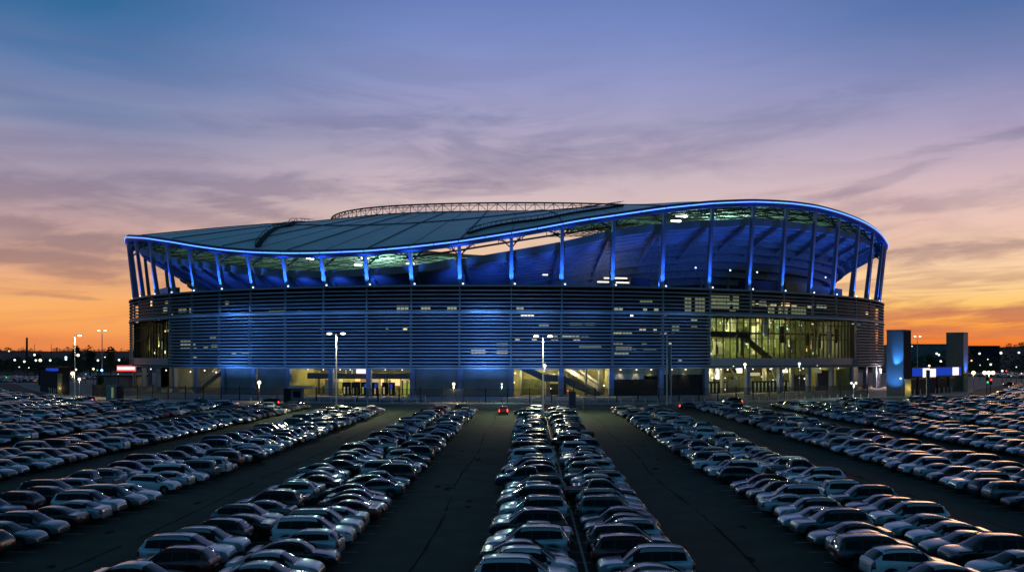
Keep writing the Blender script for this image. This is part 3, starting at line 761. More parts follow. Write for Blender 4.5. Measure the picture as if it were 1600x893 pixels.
# open lobby below the atrium
for x0, x1, off in ((1118,1148,-8),(1206,1246,-8),(1248,1268,-8),(1154,1166,-9)):
    wall(x0, x1, off, Z0, 3.7, 'steel_dark', 'turnstile_row', 2, .6)
    for j in range(int((x1-x0)/6)): wall(x0+2+6*j, x0+4+6*j, off+.05, .4, 3.2, 'win_dim', 'gate_glow_slit', 1, .04)  # glow strips imitate light showing between the gates, the row is solid
for x0, x1, z0, z1 in ((1116,1132,4.6,6.2),(1140,1168,4.4,6.4),(1222,1238,5.2,6.2)):
    wall(x0, x1, -13, z0, z1, 'win_warm', 'lit_sign', 1, .2)
for x0, x1, z0, z1, k in ((1237,1246,6.3,7.2,'win_bright'),(1165,1173,6.4,8.0,'win_bright'),(1131,1136,4.6,7.9,'win_bright'),(1288,1300,6.0,7.6,'green_lit')):
    wall(x0, x1, -4.2, z0, z1, k if k != 'green_lit' else 'win_dim', 'lit_sign', 1, .15)
for x in (1112, 1135, 1160, 1186, 1210, 1236, 1262, 1290):
    t = tp(x, -7); lamp('lobby_lamp', 'POINT', (*PT(t, -8.5), ZL-1.8), 520, (1, .90, .40), size=.3)
    b = MB(); b.ball((*PT(t, -2.6), ZL-.85), .2, 8, 5); b.build('ceiling_lamp', M['win_bright'], stad)
for x, y in ((1113,590),(1133,590),(1134,561),(1164,593),(1164,608),(1206,575),(1208,593),(1222,583),(1250,578),(1249,590),(1257,591),(1229,568),(1306,567),(1101,600),(1133,608),(1137,577),(1190,588),(1217,604),(1171,606),(1120,570),(1277,571),(1146,572)):
    t = tp(x, -2.2); Y = PT(t, -2.2)[1]; b = MB(); b.ball((*PT(t, -2.2), zat(y, Y)), .17 if x % 3 else .24, 8, 5); b.build('wall_lamp', M['win_bright' if x % 2 else 'cool_globe'], stad)
for x0, x1, z1, off in ((1172,1180,4.2,-10),(1188,1200,5.,-12),(1270,1300,5.4,-8),(1302,1326,6.8,-6),(1138,1143,7.8,-9),(1228,1232,7.8,-9),(1150,1153,7.8,-7),(1264,1268,7.8,-7)):
    wall(x0, x1, off, Z0, z1, 'stair' if z1 < 7 else 'concrete', 'inner_pier', 1, .8)
for x0, x1 in ((1112,1150),(1175,1200),(1206,1262)): wall(x0, x1, -13.5, 6.3, ZL-.55, 'dark', 'upper_wall', 2, .2)
for x0, z0, x1, z1 in ((1112,4.2,1124,8.),(1152,4.5,1140,8.2),(1216,3.6,1232,8.),(1204,8.,1212,4.)):
    b = MB(); b.tube((*PT(tp(x0, -3), -3), z0), (*PT(tp(x1, -3), -3), z1), .16, 6); b.build('brace', M['steel_pale'], stad)
# --- glazed atrium at the right and glazed corner at the left
def atrium(x0, x1, nm, nmul, e):
    t0, t1 = tp(x0, -2), tp(x1, -2); ZB = 10.9
    b = MB(); block(t0, t1, -3.2, -.6, ZL+.2, ZB, b, 8); b.build('spandrel', M['slat'], stad)
    b = MB(); strip(t0, t1, -1.6, ZB, ZM-.1, b, 12); gz = b.build('glazing', M['glazing'], stad)
    q = MB()
    for k in range(nmul+1):
        t = t0+(t1-t0)*k/nmul; d = (.05 if k % 4 else .11)/130; block(t-d, t+d, -1.9, -1.5, ZB, ZM-.1, q, 1)
    for z in (ZB+5.9, ZB+10.6): block(t0, t1, -1.85, -1.52, z-.09, z+.09, q, 8)
    q.build('mullion', M['steel_dark'], gz)
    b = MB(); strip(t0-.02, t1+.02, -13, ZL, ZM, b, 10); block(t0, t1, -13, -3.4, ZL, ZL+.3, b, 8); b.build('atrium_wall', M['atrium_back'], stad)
    for k in range(2):
        t = (t0, t1)[k]; b = MB(); block(t-.001, t+.001, -13, -2, ZL, ZM, b, 1); b.build('atrium_wall', M['wall_concrete'], stad)
    rr = random.Random(nmul)
    for k in range(nmul*2//3):                    # columns, boards and bits of structure inside
        t = t0+(t1-t0)*rr.random(); w = rr.uniform(.2, 1.3)/130; z = rr.uniform(ZB, ZM-5); off = -rr.uniform(4, 12)
        b = MB(); block(t-w, t+w, off-.3, off, z, z+rr.uniform(2, 7), b, 1)
        b.build('atrium_fitting', M[rr.choice(['steel_dark', 'steel_pale', 'dark', 'wood', 'steel_grey', 'dark', 'concrete'])], stad)
    for k in range(nmul//3):
        t = t0+(t1-t0)*rr.random(); b = MB(); z = rr.choice([ZM-1, ZM-2.2, ZB+5., ZB+4.2, ZB+1.5]); w = rr.uniform(.15, .5)/130
        block(t-w, t+w, -8.2, -8, z, z+rr.uniform(.3, 1.), b, 1); b.build('atrium_lamp', M[rr.choice(['win_bright', 'win_warm', 'win_orange', 'win_pale'])], stad)
    nl = max(2, int((x1-x0)/24))
    for k in range(nl):
        t = t0+(t1-t0)*(k+.5)/nl
        lamp('atrium_light', 'POINT', (*PT(t, -8), ZM-2.5 if k % 2 else ZB+4), e*(2.4 if k < nl*.6 else .5), (.95, .92, .36), size=.4)
    return t0, t1, ZB
t0, t1, ZB = atrium(1107, 1328, 'x', 28, 760)
atrium(210, 269, 'y', 18, 300)
b = MB(); block(tp(1107, -4), tp(1168, -4), -7, -3.4, 17.2, 18.9, b, 4); block(tp(1168, -4), tp(1328, -4), -7, -5.4, 18.3, 18.9, b, 6); b.build('atrium_gallery', M['steel_dark'], stad)
flight(1163, 18.4, 1206, 11.5, -3.4, 2.6, 'steel_dark'); 
for x0, x1, z0, z1 in ((1168,1186,18.9,23.),(1148,1166,12,16.),(1212,1222,12,21.)):
    wall(x0, x1, -10, z0, z1, 'concrete', 'atrium_panel', 1, .3)
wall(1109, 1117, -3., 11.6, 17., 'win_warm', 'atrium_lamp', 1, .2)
for i, x in enumerate((470, 500, 530, 560, 590, 620, 640, 815, 845, 880, 915, 940, 1120, 1150, 1180, 1210, 1240, 1270, 1300)):
    t = tp(x, -1); lamp('entrance_downlight', 'SPOT', (*PT(t, -1.9), ZL-.9), 700 if x < 1250 else 300, (1, .86, .48), target=(*PT(t, .8), 0), size=.2, spot=110, blend=.8)
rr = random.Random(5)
for k in range(190):                              # scattered panels, mostly glowing, standing in for lit surfaces inside the atrium and corner
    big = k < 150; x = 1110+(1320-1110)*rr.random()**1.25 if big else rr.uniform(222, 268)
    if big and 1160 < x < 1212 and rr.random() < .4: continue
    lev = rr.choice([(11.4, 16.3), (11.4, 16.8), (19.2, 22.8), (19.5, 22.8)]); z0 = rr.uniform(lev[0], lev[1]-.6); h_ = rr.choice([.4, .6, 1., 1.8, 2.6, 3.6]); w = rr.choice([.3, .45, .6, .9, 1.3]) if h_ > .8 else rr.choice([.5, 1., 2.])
    mm = rr.choice(['mid_glow', 'mid_glow', 'win_dim', 'lime_glow', 'win_pale', 'cream_glow' if h_ < 2 else 'mid_glow', 'dark', 'stair', 'cyan_glow', 'win_orange' if h_ < 1.5 else 'stair', 'win_bright' if h_ < .7 else 'mid_glow'])
    wall(x, x+w*1.4*(.7 if not big else 1), -rr.uniform(4.5, 11), z0, min(z0+h_, lev[1]+.3), mm, 'atrium_standin_panel', 1, .1)
# --- blue wall washers on the louvres
for x, e in ((368, 1700), (420, 480), (478, 560), (541, 560), (610, 540), (682, 560), (759, 2000), (838, 950), (916, 480), (995, 330), (1070, 280), (306, 280)):
    t = tp(x, 0)
    for zz, tz, ee in ((ZL-1.5, ZL+8, e*.68), (ZM+2.5, ZM-8, e*.58)):
        lamp('louvre_wash_lamp', 'AREA', (*PT(t, 4.6 if e < 1500 else 4.2), zz), ee, (.09, .31, 1.), target=(*PT(t, .3), tz), size=10 if e < 1500 else 9, size_y=.4)
for x, e in ((372, 90), (423, 130), (660, 110), (700, 110), (740, 160), (780, 160), (575, 250), (877, 250), (956, 250), (1034, 250)):
    t = tp(x, 0); lamp('wall_wash_lamp', 'SPOT', (*PT(t, 2.2), ZL-.3), e, (.05, .24, 1.), target=(*PT(t, -.8), 2.5), size=.3, spot=110, blend=1.)
# ------------------------------------------------------------------ fence, bollards, posts
def walk(P, step, start=0.):
    """points and headings every step metres along a path"""
    out = []; acc = start
    for a, c in zip(P[:-1], P[1:]):
        a = Vector(a); c = Vector(c); L_ = (c-a).length
        while acc < L_:
            q = a + (c-a)*(acc/L_); out.append((q.x, q.y, math.atan2(c.y-a.y, c.x-a.x))); acc += step
        acc -= L_
    return out
FP = [p for p in off_path(KP, 9.) if -128 < p[0] < 99 and p[1] < 300]
FN = walk(FP, 5.4)
fence = empty('security_fence', (FN[0][0], FN[0][1], .12)); tag(fence, 'long black steel bar fence with tall posts in front of the stadium', 'fence')
skip = {i for i, p in enumerate(FN) if 11 < p[0] < 15}
for i, (x, y, h) in enumerate(FN):
    b = MB(); b.box((x, y, .12+1.8), (.2, .2, 3.7), h); b.build('post', M['steel_dark'], fence)
    if i+1 < len(FN) and i not in skip:
        x2, y2, _ = FN[i+1]; b = MB(); n = 30
        for k in range(1, n):
            f = k/n; b.box((x+(x2-x)*f, y+(y2-y)*f, .12+1.6), (.05, .05, 3.1), h)
        for z in (.2, 1.6, 3.2): b.tube((x, y, .12+z), (x2, y2, .12+z), .06, 4)
        b.build('railing_panel', M['steel_dark'], fence)
# dark solid hoarding by the left gate
HP = [gp(63, 611.5), gp(85, 614.5), gp(108, 617.0)]
hoard = empty('hoarding', (*HP[0], .12)); tag(hoard, 'black solid hoarding fence with a lit yellow pillar at the left bend of the road', 'hoarding')
for (a, c) in ((HP[0], gp(90.5, 615.2)), (gp(98, 616), HP[2])):
    b = MB(); a = Vector(a); c = Vector(c); d = (c-a).normalized(); n_ = Vector((-d.y, d.x))
    b.hexa([(*(a-n_*.1), .12), (*(c-n_*.1), .12), (*(c+n_*.1), .12), (*(a+n_*.1), .12), (*(a-n_*.1), 7.2), (*(c-n_*.1), 6.6), (*(c+n_*.1), 6.6), (*(a+n_*.1), 7.2)])
    b.build('board', M['dark'], hoard)
p = gp(94.3, 615.6); b = MB(); b.box((p[0], p[1], 3.2), (1.2, 1.0, 6.2)); b.build('pillar', M['plaster'], hoard)
q = MB(); q.ball((p[0]+.2, p[1]-.7, 1.8), .2, 8, 5); q.build('wall_lamp', M['win_orange'], hoard)
lamp('pillar_lamp', 'POINT', (p[0]+.5, p[1]-1.6, 2.), 45, (1, .75, .3), size=.2)
# bollards
bm_ = MB(); bm_.tube((0, 0, 0), (0, 0, 1.15), .085, 10); bm_.tube((0, 0, 1.15), (0, 0, 1.2), .085, 10, .04); bm_.tube((0, 0, .85), (0, 0, 1.0), .09, 10)
bme = bm_.mesh('bollard_mesh', M['steel_pale'])
BO = [p for p in walk(off_path(KP, 1.6), 3.05) if -70 < p[0] < 92]
for i, (x, y, h) in enumerate(BO):
    o = bpy.data.objects.new('bollard', bme); COL.objects.link(o); o.location = (x, y, .12); o.rotation_euler = (0, 0, h)
    tag(o, 'pale metal bollard in the single row along the kerb in front of the stadium', 'bollard', 'bollards along the stadium kerb')
for px, py in ((1424,619),(1438,618),(1448.5,617.5),(1462,616),(1467.5,615.5),(1475,615),(1481,614),(1487,613),(1429,618.5),(77,615),(80,616),(84,616),(87,617)):
    o = bpy.data.objects.new('bollard', bme); COL.objects.link(o); x, y = gp(px, py); o.location = (x, y, .12)
    o.scale = (1.2, 1.2, 1.55)
    tag(o, *(('pale metal bollard in the short row between the two gate towers', 'bollard', 'bollards of the gate towers') if px > 800 else ('pale bollard in front of the black hoarding at the bend', 'bollard', 'bollards of the hoarding')))
# ------------------------------------------------------------------ lamp posts
def lamp_post(px, pyb, pyt, heads, label, lit=True, light=0., r=.13):
    x, y = gp(px, pyb); zt = zat(pyt, y)
    o = empty('lamp_post', (x, y, 0)); tag(o, label, 'lamp post')
    b = MB(); b.tube((x, y, .0), (x, y, .9), .28, 10); b.tube((x, y, .9), (x, y, zt), r*1.25, 8, r*.75); b.build('pole', M['steel_pale'], o)
    for s_ in heads:
        b = MB(); b.tube((x, y, zt), (x+s_*1.0, y, zt+.12), .06, 6); b.box((x+s_*1.35, y, zt+.14), (1.3, .55, .16)); hd = b.build('lamp_head', M['steel_dark'], o)
        q = MB(); q.ball((x+s_*1.35, y-.05, zt+.02), .5, 10, 6, .35); q.build('lens', M['white_lamp'] if lit else M['steel_pale'], hd)
    if light:
        lamp('street_lamp_light', 'SPOT', (x, y-.3, zt-.5), light, (1, .92, .58), target=(x, y-3, 0), size=1.1, spot=150, blend=.6)
    return o
lamp_post(525.5, 646, 521, (-1, 1), 'tall twin-headed lamp post, lit, in front of the lit concession hall', light=17000)
lamp_post(848.5, 648, 525, (-1, 1), 'tall twin-headed lamp post, lit, at the far end of the middle car row', light=17000)
lamp_post(1042, 632, 520, (-1, 1), 'tall unlit twin-headed lamp post beside a slim banner mast', lit=False)
lamp_post(117, 623, 524, (1,), 'tall lamp post by the road bend left of the stadium', light=7000)
lamp_post(159.5, 597, 516, (-1, 1), 'tall lit lamp post standing against the orange sky just left of the stadium', r=.2)
lamp_post(1433.5, 590, 525, (-1, 1), 'tall lit lamp post seen between the two gate towers', r=.2)
x, y = gp(1048.5, 632); bn = empty('banner_mast', (x, y, .12)); tag(bn, 'slim mast with a grey hanging banner beside the unlit lamp post', 'banner')
b = MB(); b.tube((x, y, .12), (x, y, 14.2), .09, 8); b.build('mast', M['steel_pale'], bn)
b = MB(); b.box((x-.35, y, 10.4), (.75, .05, 6.6)); b.build('cloth', M['steel_grey'], bn)
def globe_post(px, pyb, pyt, m, label, r=.32, light=0., col=(1, .8, .5), n=1):
    x, y = gp(px, pyb); zt = zat(pyt, y); o = empty('globe_lamp', (x, y, .12)); tag(o, label, 'lamp')
    b = MB(); b.tube((x, y, .12), (x, y, zt), .07, 8); b.tube((x, y, .12), (x, y, .7), .13, 8)
    b.build('pole', M['steel_grey'], o)
    for k in range(n):
        q = MB(); q.ball((x+(k-(n-1)/2)*1.2, y, zt), r, 12, 8); q.build('globe', M[m], o)
    if light: lamp('globe_light', 'POINT', (x, y-.1, zt-.75), light, col, size=.3)
globe_post(405, 628.5, 597, 'globe', 'warm globe lamp in front of the blank concrete wall left of the concession hall', .45, 1100)
globe_post(709, 629, 599.5, 'globe', 'warm pinkish globe lamp before the blue lit wall, left of the aisle', .36, 1000)
globe_post(784, 629, 599.5, 'cool_globe', 'small greenish globe lamp before the blue lit wall, by the stair hall', .22, 600, (.6, 1, .8))
globe_post(1334, 624, 598, 'cool_globe', 'pair of cool globe lamps on one post at the right end of the louvres', .3, 1600, (.8, 1, .9), 2)
globe_post(1376, 605.7, 577, 'globe', 'pinkish lamp right against the right end of the stadium louvres', .4, 5000, (1, .72, .72))
globe_post(1164, 622, 569, 'globe', 'tall warm globe lamp in front of the open lobby under the atrium', .4, 500)
globe_post(1249, 621, 568, 'cool_globe', 'tall cool white globe lamp in front of the open lobby under the atrium', .38, 500, (.85, 1, .8))
globe_post(1545, 618, 582, 'globe', 'cluster of three warm globes on a post right of the gate towers', .55, 300, n=3)
globe_post(1521, 612, 582, 'globe', 'single warm globe lamp just right of the second gate tower', .6, 200)
globe_post(113.5, 623, 583, 'globe', 'bright globe lamp beside the tall post at the left road bend', .5, 300)
globe_post(124, 622, 592, 'globe', 'low warm globe lamp right of the tall post at the left road bend', .38, 150)
globe_post(851, 626, 571, 'globe', 'tall warm lamp in front of the crossing stairs, right of the lit lamp post', .42, 400)
# kiosk booth, totems
x, y = gp(463, 629.5); bo = empty('ticket_booth', (x, y, .12)); tag(bo, 'small pale booth with a flat roof at the fence before the concession hall', 'booth')
b = MB(); b.box((x, y+.8, .12+1.75), (2.6, 2.2, 3.5)); b.build('cabin', M['wall_concrete'], bo)
b = MB(); b.box((x+1.2, y+.6, 3.9), (6., 3.2, .45)); b.build('roof', M['steel_pale'], bo)
b = MB(); b.box((x+.2, y-.33, 2.2), (1.7, .06, 1.5)); b.build('window', M['dark_glass'], bo)
b = MB(); b.box((x-2.3, y+.7, 1.9), (1.6, 1.8, 3.4)); b.build('cabinet', M['steel_dark'], bo)
x, y = gp(894, 638); tt = empty('totem_sign', (x, y, 0)); tag(tt, 'dark blue slab totem standing on the road at the far end of the middle row', 'totem')
M['totem'] = mat('totem_panel', (.02, .035, .09), .4, var=.1)
b = MB(); b.box((x, y, 1.9), (1.5, .4, 3.7)); b.build('panel', M['totem'], tt); b = MB(); b.box((x, y, .06), (1.8, .7, .12)); b.build('base', M['concrete'], tt)
b = MB(); b.ball((x-.95, y-.1, 3.9), .16, 8, 5); b.build('beacon', M['red_lit'], tt)
x, y = gp(174, 627); tt = empty('ticket_machine', (x, y, .12)); tag(tt, 'pale green lit cabinet beside a dark panel at the left of the fence', 'cabinet')
b = MB(); b.box((x, y, 2.1), (2.2, 1., 4.0)); b.build('case', mat('green_case', (.20, .34, .28), .5), tt); b = MB(); b.box((x+.5, y-.53, 2.3), (.5, .06, 2.6)); b.build('screen', M['win_dim'], tt)
b = MB(); b.box((x+2.1, y+.3, 2.0), (1.4, .8, 3.8)); b.build('side_panel', mat('red_panel', (.10, .03, .03), .5), tt)
# pedestrian barrier hoop near the hall
x, y = gp(650, 630); hp = MB()
hp.tube((x-2.3, y, .12), (x-2.3, y, 1.9), .07, 6); hp.tube((x+2.3, y, .12), (x+2.3, y, 1.9), .07, 6); hp.tube((x-2.3, y, 1.9), (x+2.3, y, 1.9), .07, 6); hp.tube((x-2.3, y, 1.0), (x+2.3, y, 1.0), .05, 6)
tag(hp.build('barrier', M['steel_pale']), 'pale hooped pedestrian barrier at the kerb right of the concession hall', 'barrier')
# traffic lights at the right bend
for px, pyb, pyt, m, lab in ((1542, 622, 592, 'green_lit', 'traffic light showing green at the right bend of the road'), (1547.5, 620, 594, 'red_lit', 'traffic light showing red, just right of the green one')):
    x, y = gp(px, pyb); zt = zat(pyt, y); o = empty('traffic_light', (x, y, 0)); tag(o, lab, 'traffic light')
    b = MB(); b.tube((x, y, 0), (x, y, zt), .1, 8); b.build('pole', M['steel_dark'], o)
    b = MB(); b.box((x, y-.2, zt-.3), (.6, .4, 1.7)); b.build('head', M['steel_dark'], o)
    b = MB(); b.ball((x, y-.42, zt-.3 + (.5 if m == 'red_lit' else -.5)), .3, 10, 6); b.build('signal_lens', M[m], o)
# ------------------------------------------------------------------ gate towers at the right
gx, gy = gp(1404, 619.5); g2x, g2y = gp(1495, 612)
gate = empty('gate_tower', (gx, gy, .12)); tag(gate, 'blue lit slab tower of the gate, nearest the stadium, with a dark side', 'gate tower')
def pylon(root, x, y, w, d, zt, mside, z0):
    """slab tower standing on a corner towards the camera, turned 42 degrees"""
    a = math.radians(-42); u = Vector((-math.cos(a), -math.sin(a), 0)); v = Vector((-math.sin(a), math.cos(a), 0)); c = Vector((x, y, 0)); Z = Vector((0, 0, 1))
    def slab(p, du, dv, z0_, z1, m, nm):
        b = MB(); q = [p, p+v*dv, p+u*du+v*dv, p+u*du]; b.hexa([k+Z*z0_ for k in q]+[k+Z*z1 for k in q]); return b.build(nm, M[m], root)
    slab(c, w, d, .12, zt, 'pylon', 'tower'); slab(c-u*.12-v*.12, w+.24, d+.24, zt, zt+.25, 'steel_dark', 'cap')
    slab(c-u*.10, .09, d, z0, zt-.1, mside, 'side_slab')
    return c, u, v, u.cross(Z), v.cross(Z)
def X_(px, Y): return (px-VX)*Y/F
c1_ = pylon(gate, X_(1411.5, gy), gy, 4.7, 5.8, zat(516, gy), 'dark', 5.)
b = MB(); b.box((X_(1418.2, gy), gy+.6, 2.55), (1.7, 1.6, 4.8)); b.build('foot', M['plaster'], gate)
c_, u_, v_ = c1_[:3]; n1 = -v_
p = c_+u_*2.6+n1*1.3; q = c_+u_*.6
lamp('tower_wash_lamp', 'SPOT', (p.x, p.y, 7.5), 20000, (.05, .30, 1.), target=(q.x, q.y, 14.), size=.15, spot=60, blend=1.)
p = c_+u_*2.3+n1*4
lamp('tower_wash_lamp', 'SPOT', (p.x, p.y, .8), 11000, (.05, .30, 1.), target=(c_.x+u_.x*2.3, c_.y+u_.y*2.3, 10), size=.2, spot=90, blend=1.)
lamp('tower_foot_lamp', 'POINT', (X_(1419, gy), gy-1.4, 2.6), 120, (1, .72, .32), size=.2)
b = MB(); b.ball((X_(1406, gy), gy-.5, 5.2), .3, 8, 5); b.build('wall_lamp', M['cool_globe'], gate)
gate2 = empty('gate_tower', (g2x, g2y, .12)); tag(gate2, 'grey slab tower of the gate, farther right, with a blue edge', 'gate tower')
c2_ = pylon(gate2, X_(1505, g2y), g2y, 5.2, 4.7, zat(520, g2y), 'pylon', 4.)
c_, u_, v_ = c2_[:3]; p = c_+v_*2.2-u_*1.6; q = c_+v_*2.2
lamp('tower_wash_lamp', 'SPOT', (p.x, p.y, 5.), 14000, (.04, .22, 1.), target=(q.x, q.y, 12.), size=.2, spot=80, blend=1.)
b = MB(); b.box((X_(1505, g2y), g2y-1.6, 3.), (1.2, .5, 5.8)); b.build('foot', M['plaster'], gate2)
# LED screen beam between the towers
ya = gy+8; x0, x1 = X_(1424.5, ya), X_(1477, ya+12)
scr = empty('led_screen_beam', (x0, ya, 5)); tag(scr, 'long blue LED screen beam with glaring white panels spanning the gate', 'screen')
A = Vector((x0, ya, 0)); B = Vector((X_(1502, g2y-1), g2y-1.0, 0)); d = (B-A).normalized(); n_ = Vector((d.y, -d.x, 0))
def beam(f0, f1, z0, z1, o0, o1, m, name):
    p = A+(B-A)*f0; q = A+(B-A)*f1; b = MB(); Z = Vector((0, 0, 1))
    b.hexa([p+n_*o0+Z*z0, q+n_*o0+Z*z0, q+n_*o1+Z*z0, p+n_*o1+Z*z0, p+n_*o0+Z*z1, q+n_*o0+Z*z1, q+n_*o1+Z*z1, p+n_*o1+Z*z1]); return b.build(name, M[m], scr)
beam(0, 1, 5.2, 8.2, 0, -1., 'steel_dark', 'housing'); beam(.01, .99, 5.6, 8.0, .10, .01, 'screen_blue', 'screen')
beam(.20, .33, 5.2, 7.9, .22, .12, 'screen_white', 'lit_panel'); beam(.335, .45, 5.2, 7.7, .22, .12, 'screen_white', 'lit_panel'); beam(.80, .93, 5.5, 8.0, .22, .12, 'screen_white', 'lit_panel')
for f in (.14, .52, .75): beam(f, f+.012, .12, 5.2, -.2, -.8, 'steel_dark', 'post')
beam(.02, .98, .12, 4.4, -3.2, -3.4, 'steel_dark', 'gate_leaf')
beam(.0, 1, 4.5, 5.1, -2, -2.6, 'concrete', 'lintel')
x, y = gp(1450, 628); pt = empty('pillar_sign', (x, y, 0)); tag(pt, 'blue grey square pillar in front of the LED screen beam', 'pillar')
b = MB(); b.box((x, y, 4.0), (.75, .6, 8.0)); b.build('shaft', M['pylon'], pt); b = MB(); b.box((x, y, .1), (1.3, 1.1, .3)); b.build('base', M['concrete'], pt)
# red lit sign at far left, blue canopy and buildings there
def flat_building(name, px0, px1, pyt, Y, depth, m, label, cat='building', win=0):
    x0, x1 = X_(px0, Y), X_(px1, Y); zt = zat(pyt, Y); o = empty(name, ((x0+x1)/2, Y, 0)); tag(o, label, cat)
    b = MB(); b.box(((x0+x1)/2, Y+depth/2, zt/2), (x1-x0, depth, zt)); b.build('wall', M[m], o)
    b = MB(); b.box(((x0+x1)/2, Y+depth/2, zt+.2), (x1-x0+.8, depth+.8, .5)); b.build('roof', M['steel_dark'], o)
    for k in range(win):
        q = MB(); xx = x0+(x1-x0)*(k+.5)/win; q.box((xx, Y-.1, zt*.55), ((x1-x0)/win*.5, .1, zt*.25)); q.build('window', M['win_dim'], o)
    return o
sg = flat_building('sign_building', 150, 214, 588, 330, 10, 'wall_concrete', 'low pale building behind the fence, under the red framed lit sign')
x0, x1 = X_(183, 318), X_(212, 318); s_ = empty('lit_sign', ((x0+x1)/2, 318, 5)); tag(s_, 'long white lit sign with a red border beside the left end of the stadium', 'sign')
b = MB(); b.box(((x0+x1)/2, 318, zat(575, 318)), (x1-x0, .5, 2.0)); b.build('border', M['screen_pink'], s_)
b = MB(); b.box(((x0+x1)/2, 317.7, zat(575, 318)), (x1-x0-.4, .1, 1.0)); b.build('face', M['screen_white'], s_)
for xx in (x0+.5, x1-.5):
    b = MB(); b.tube((xx, 318.2, 0), (xx, 318.2, zat(577, 318)), .12, 6); b.build('post', M['steel_dark'], s_)
cp = flat_building('canopy_building', 60, 90, 574, 360, 8, 'dark', 'small blue topped kiosk building behind the black hoarding')
x0, x1 = X_(71, 359), X_(90, 359); b = MB(); b.box(((x0+x1)/2, 359.4, zat(577, 359)), (x1-x0, .3, 1.2)); b.build('sign_panel', M['screen_blue'], cp)
flat_building('warehouse', 1424, 1479, 538, 700, 60, 'wall_concrete', 'long flat roofed building on the horizon between the gate towers')
flat_building('depot_building', 1516, 1562, 540.5, 760, 40, 'steel_dark', 'low dark flat building on the horizon right of the gate towers')
b = MB(); xc = X_(42, 800); b.tube((xc, 800, 0), (xc, 800, zat(527, 800)), 1.1, 12, .8); tag(b.build('chimney', M['steel_dark']), 'lone dark chimney standing on the skyline at the far left', 'chimney')
for pxm in (54, 80):
    b = MB(); xc = X_(pxm, 900); b.tube((xc, 900, 0), (xc, 900, zat(537, 900)), .35, 6, .2); tag(b.build('mast', M['steel_dark']), 'thin mast on the skyline %s the chimney' % ('just right of' if pxm == 54 else 'farther right of'), 'mast')
# ------------------------------------------------------------------ hills and far woods
def ridge(name, pts, Y, depth):
    b = MB(); rows = []
    for px, py in pts:
        x = X_(px, Y); z = zat(py, Y); rows.append([(x, Y-depth, -.5), (x*1.01, Y-depth*.45, z*.55), (x, Y, z), (x*1.1, Y+depth*2.5, z*.9), (x*1.2, Y+depth*5, -1)])
    b.grid(rows); tag(b.build(name, M['earth'], smooth=True), kind='structure')
ridge('hill', [(-700,548),(-400,546),(-150,548),(0,547),(60,549),(120,547.5),(220,549),(320,552),(420,556)], 1000, 260)
ridge('hill', [(1250,556),(1330,550),(1430,548),(1500,549),(1560,546),(1600,541),(1680,538),(1850,540),(2200,544),(2500,546)], 1000, 260)
ridge('hill', [(300,554),(500,552),(700,551),(900,551),(1100,552),(1300,554)], 1500, 300)
def wood(px0, px1, Y0, Y1, n, hmin, hmax, label, crest=None):
    """far-off wood: leaf clumps with an uneven top"""
    b = MB(); r = random.Random(int(px0)+3)
    for k in range(n):
        Y = r.uniform(Y0, Y1); px = r.uniform(px0, px1); x = X_(px, Y); h = r.uniform(hmin, hmax)*(.75+.5*math.sin(px*.07+Y)*math.sin(px*.19)); w = h*r.uniform(.35, .6); z0 = 0
        if crest: z0 = zat(np.interp(px, [c[0] for c in crest], [c[1] for c in crest]), 1000)-1.2; w *= 1.5
        b.tube((x, Y, z0-.5), (x, Y, z0+h*.5), .25, 4, .12, cap=False)
        for j in range(46):
            th = r.uniform(0, 2*PI); rr = w*r.random()**.5; zz = h*(.25+.75*r.random())
            rr *= max(.15, 1-((zz/h-.55)/.5)**2); c = Vector((x+rr*math.cos(th), Y+rr*math.sin(th), zz+z0)); s_ = r.uniform(.35, .9)*h/9
            a = Vector((r.gauss(0, 1), r.gauss(0, 1), r.gauss(0, 1))).normalized()*s_; e = a.orthogonal().normalized()*s_
            b.quad(c-a, c-e, c+a, c+e)
    o = b.build('far_wood', M['leaf']); tag(o, label, 'wood', kind='stuff')
wood(-60, 215, 560, 900, 260, 7, 12, 'dark far wood along the horizon left of the stadium')
wood(1400, 1700, 560, 950, 260, 8, 15, 'dark far wood along the horizon right of the stadium')
wood(-80, 230, 985, 1015, 190, 1.6, 5.5, 'uneven line of dark trees along the hill crest left of the stadium', [(-150,548),(0,547),(60,549),(120,547.5),(220,549),(320,552)])
wood(1390, 1690, 985, 1015, 200, 1.8, 6.5, 'uneven line of dark trees along the hill crest right of the stadium', [(1330,550),(1430,548),(1500,549),(1560,546),(1600,541),(1680,538),(1850,540)])
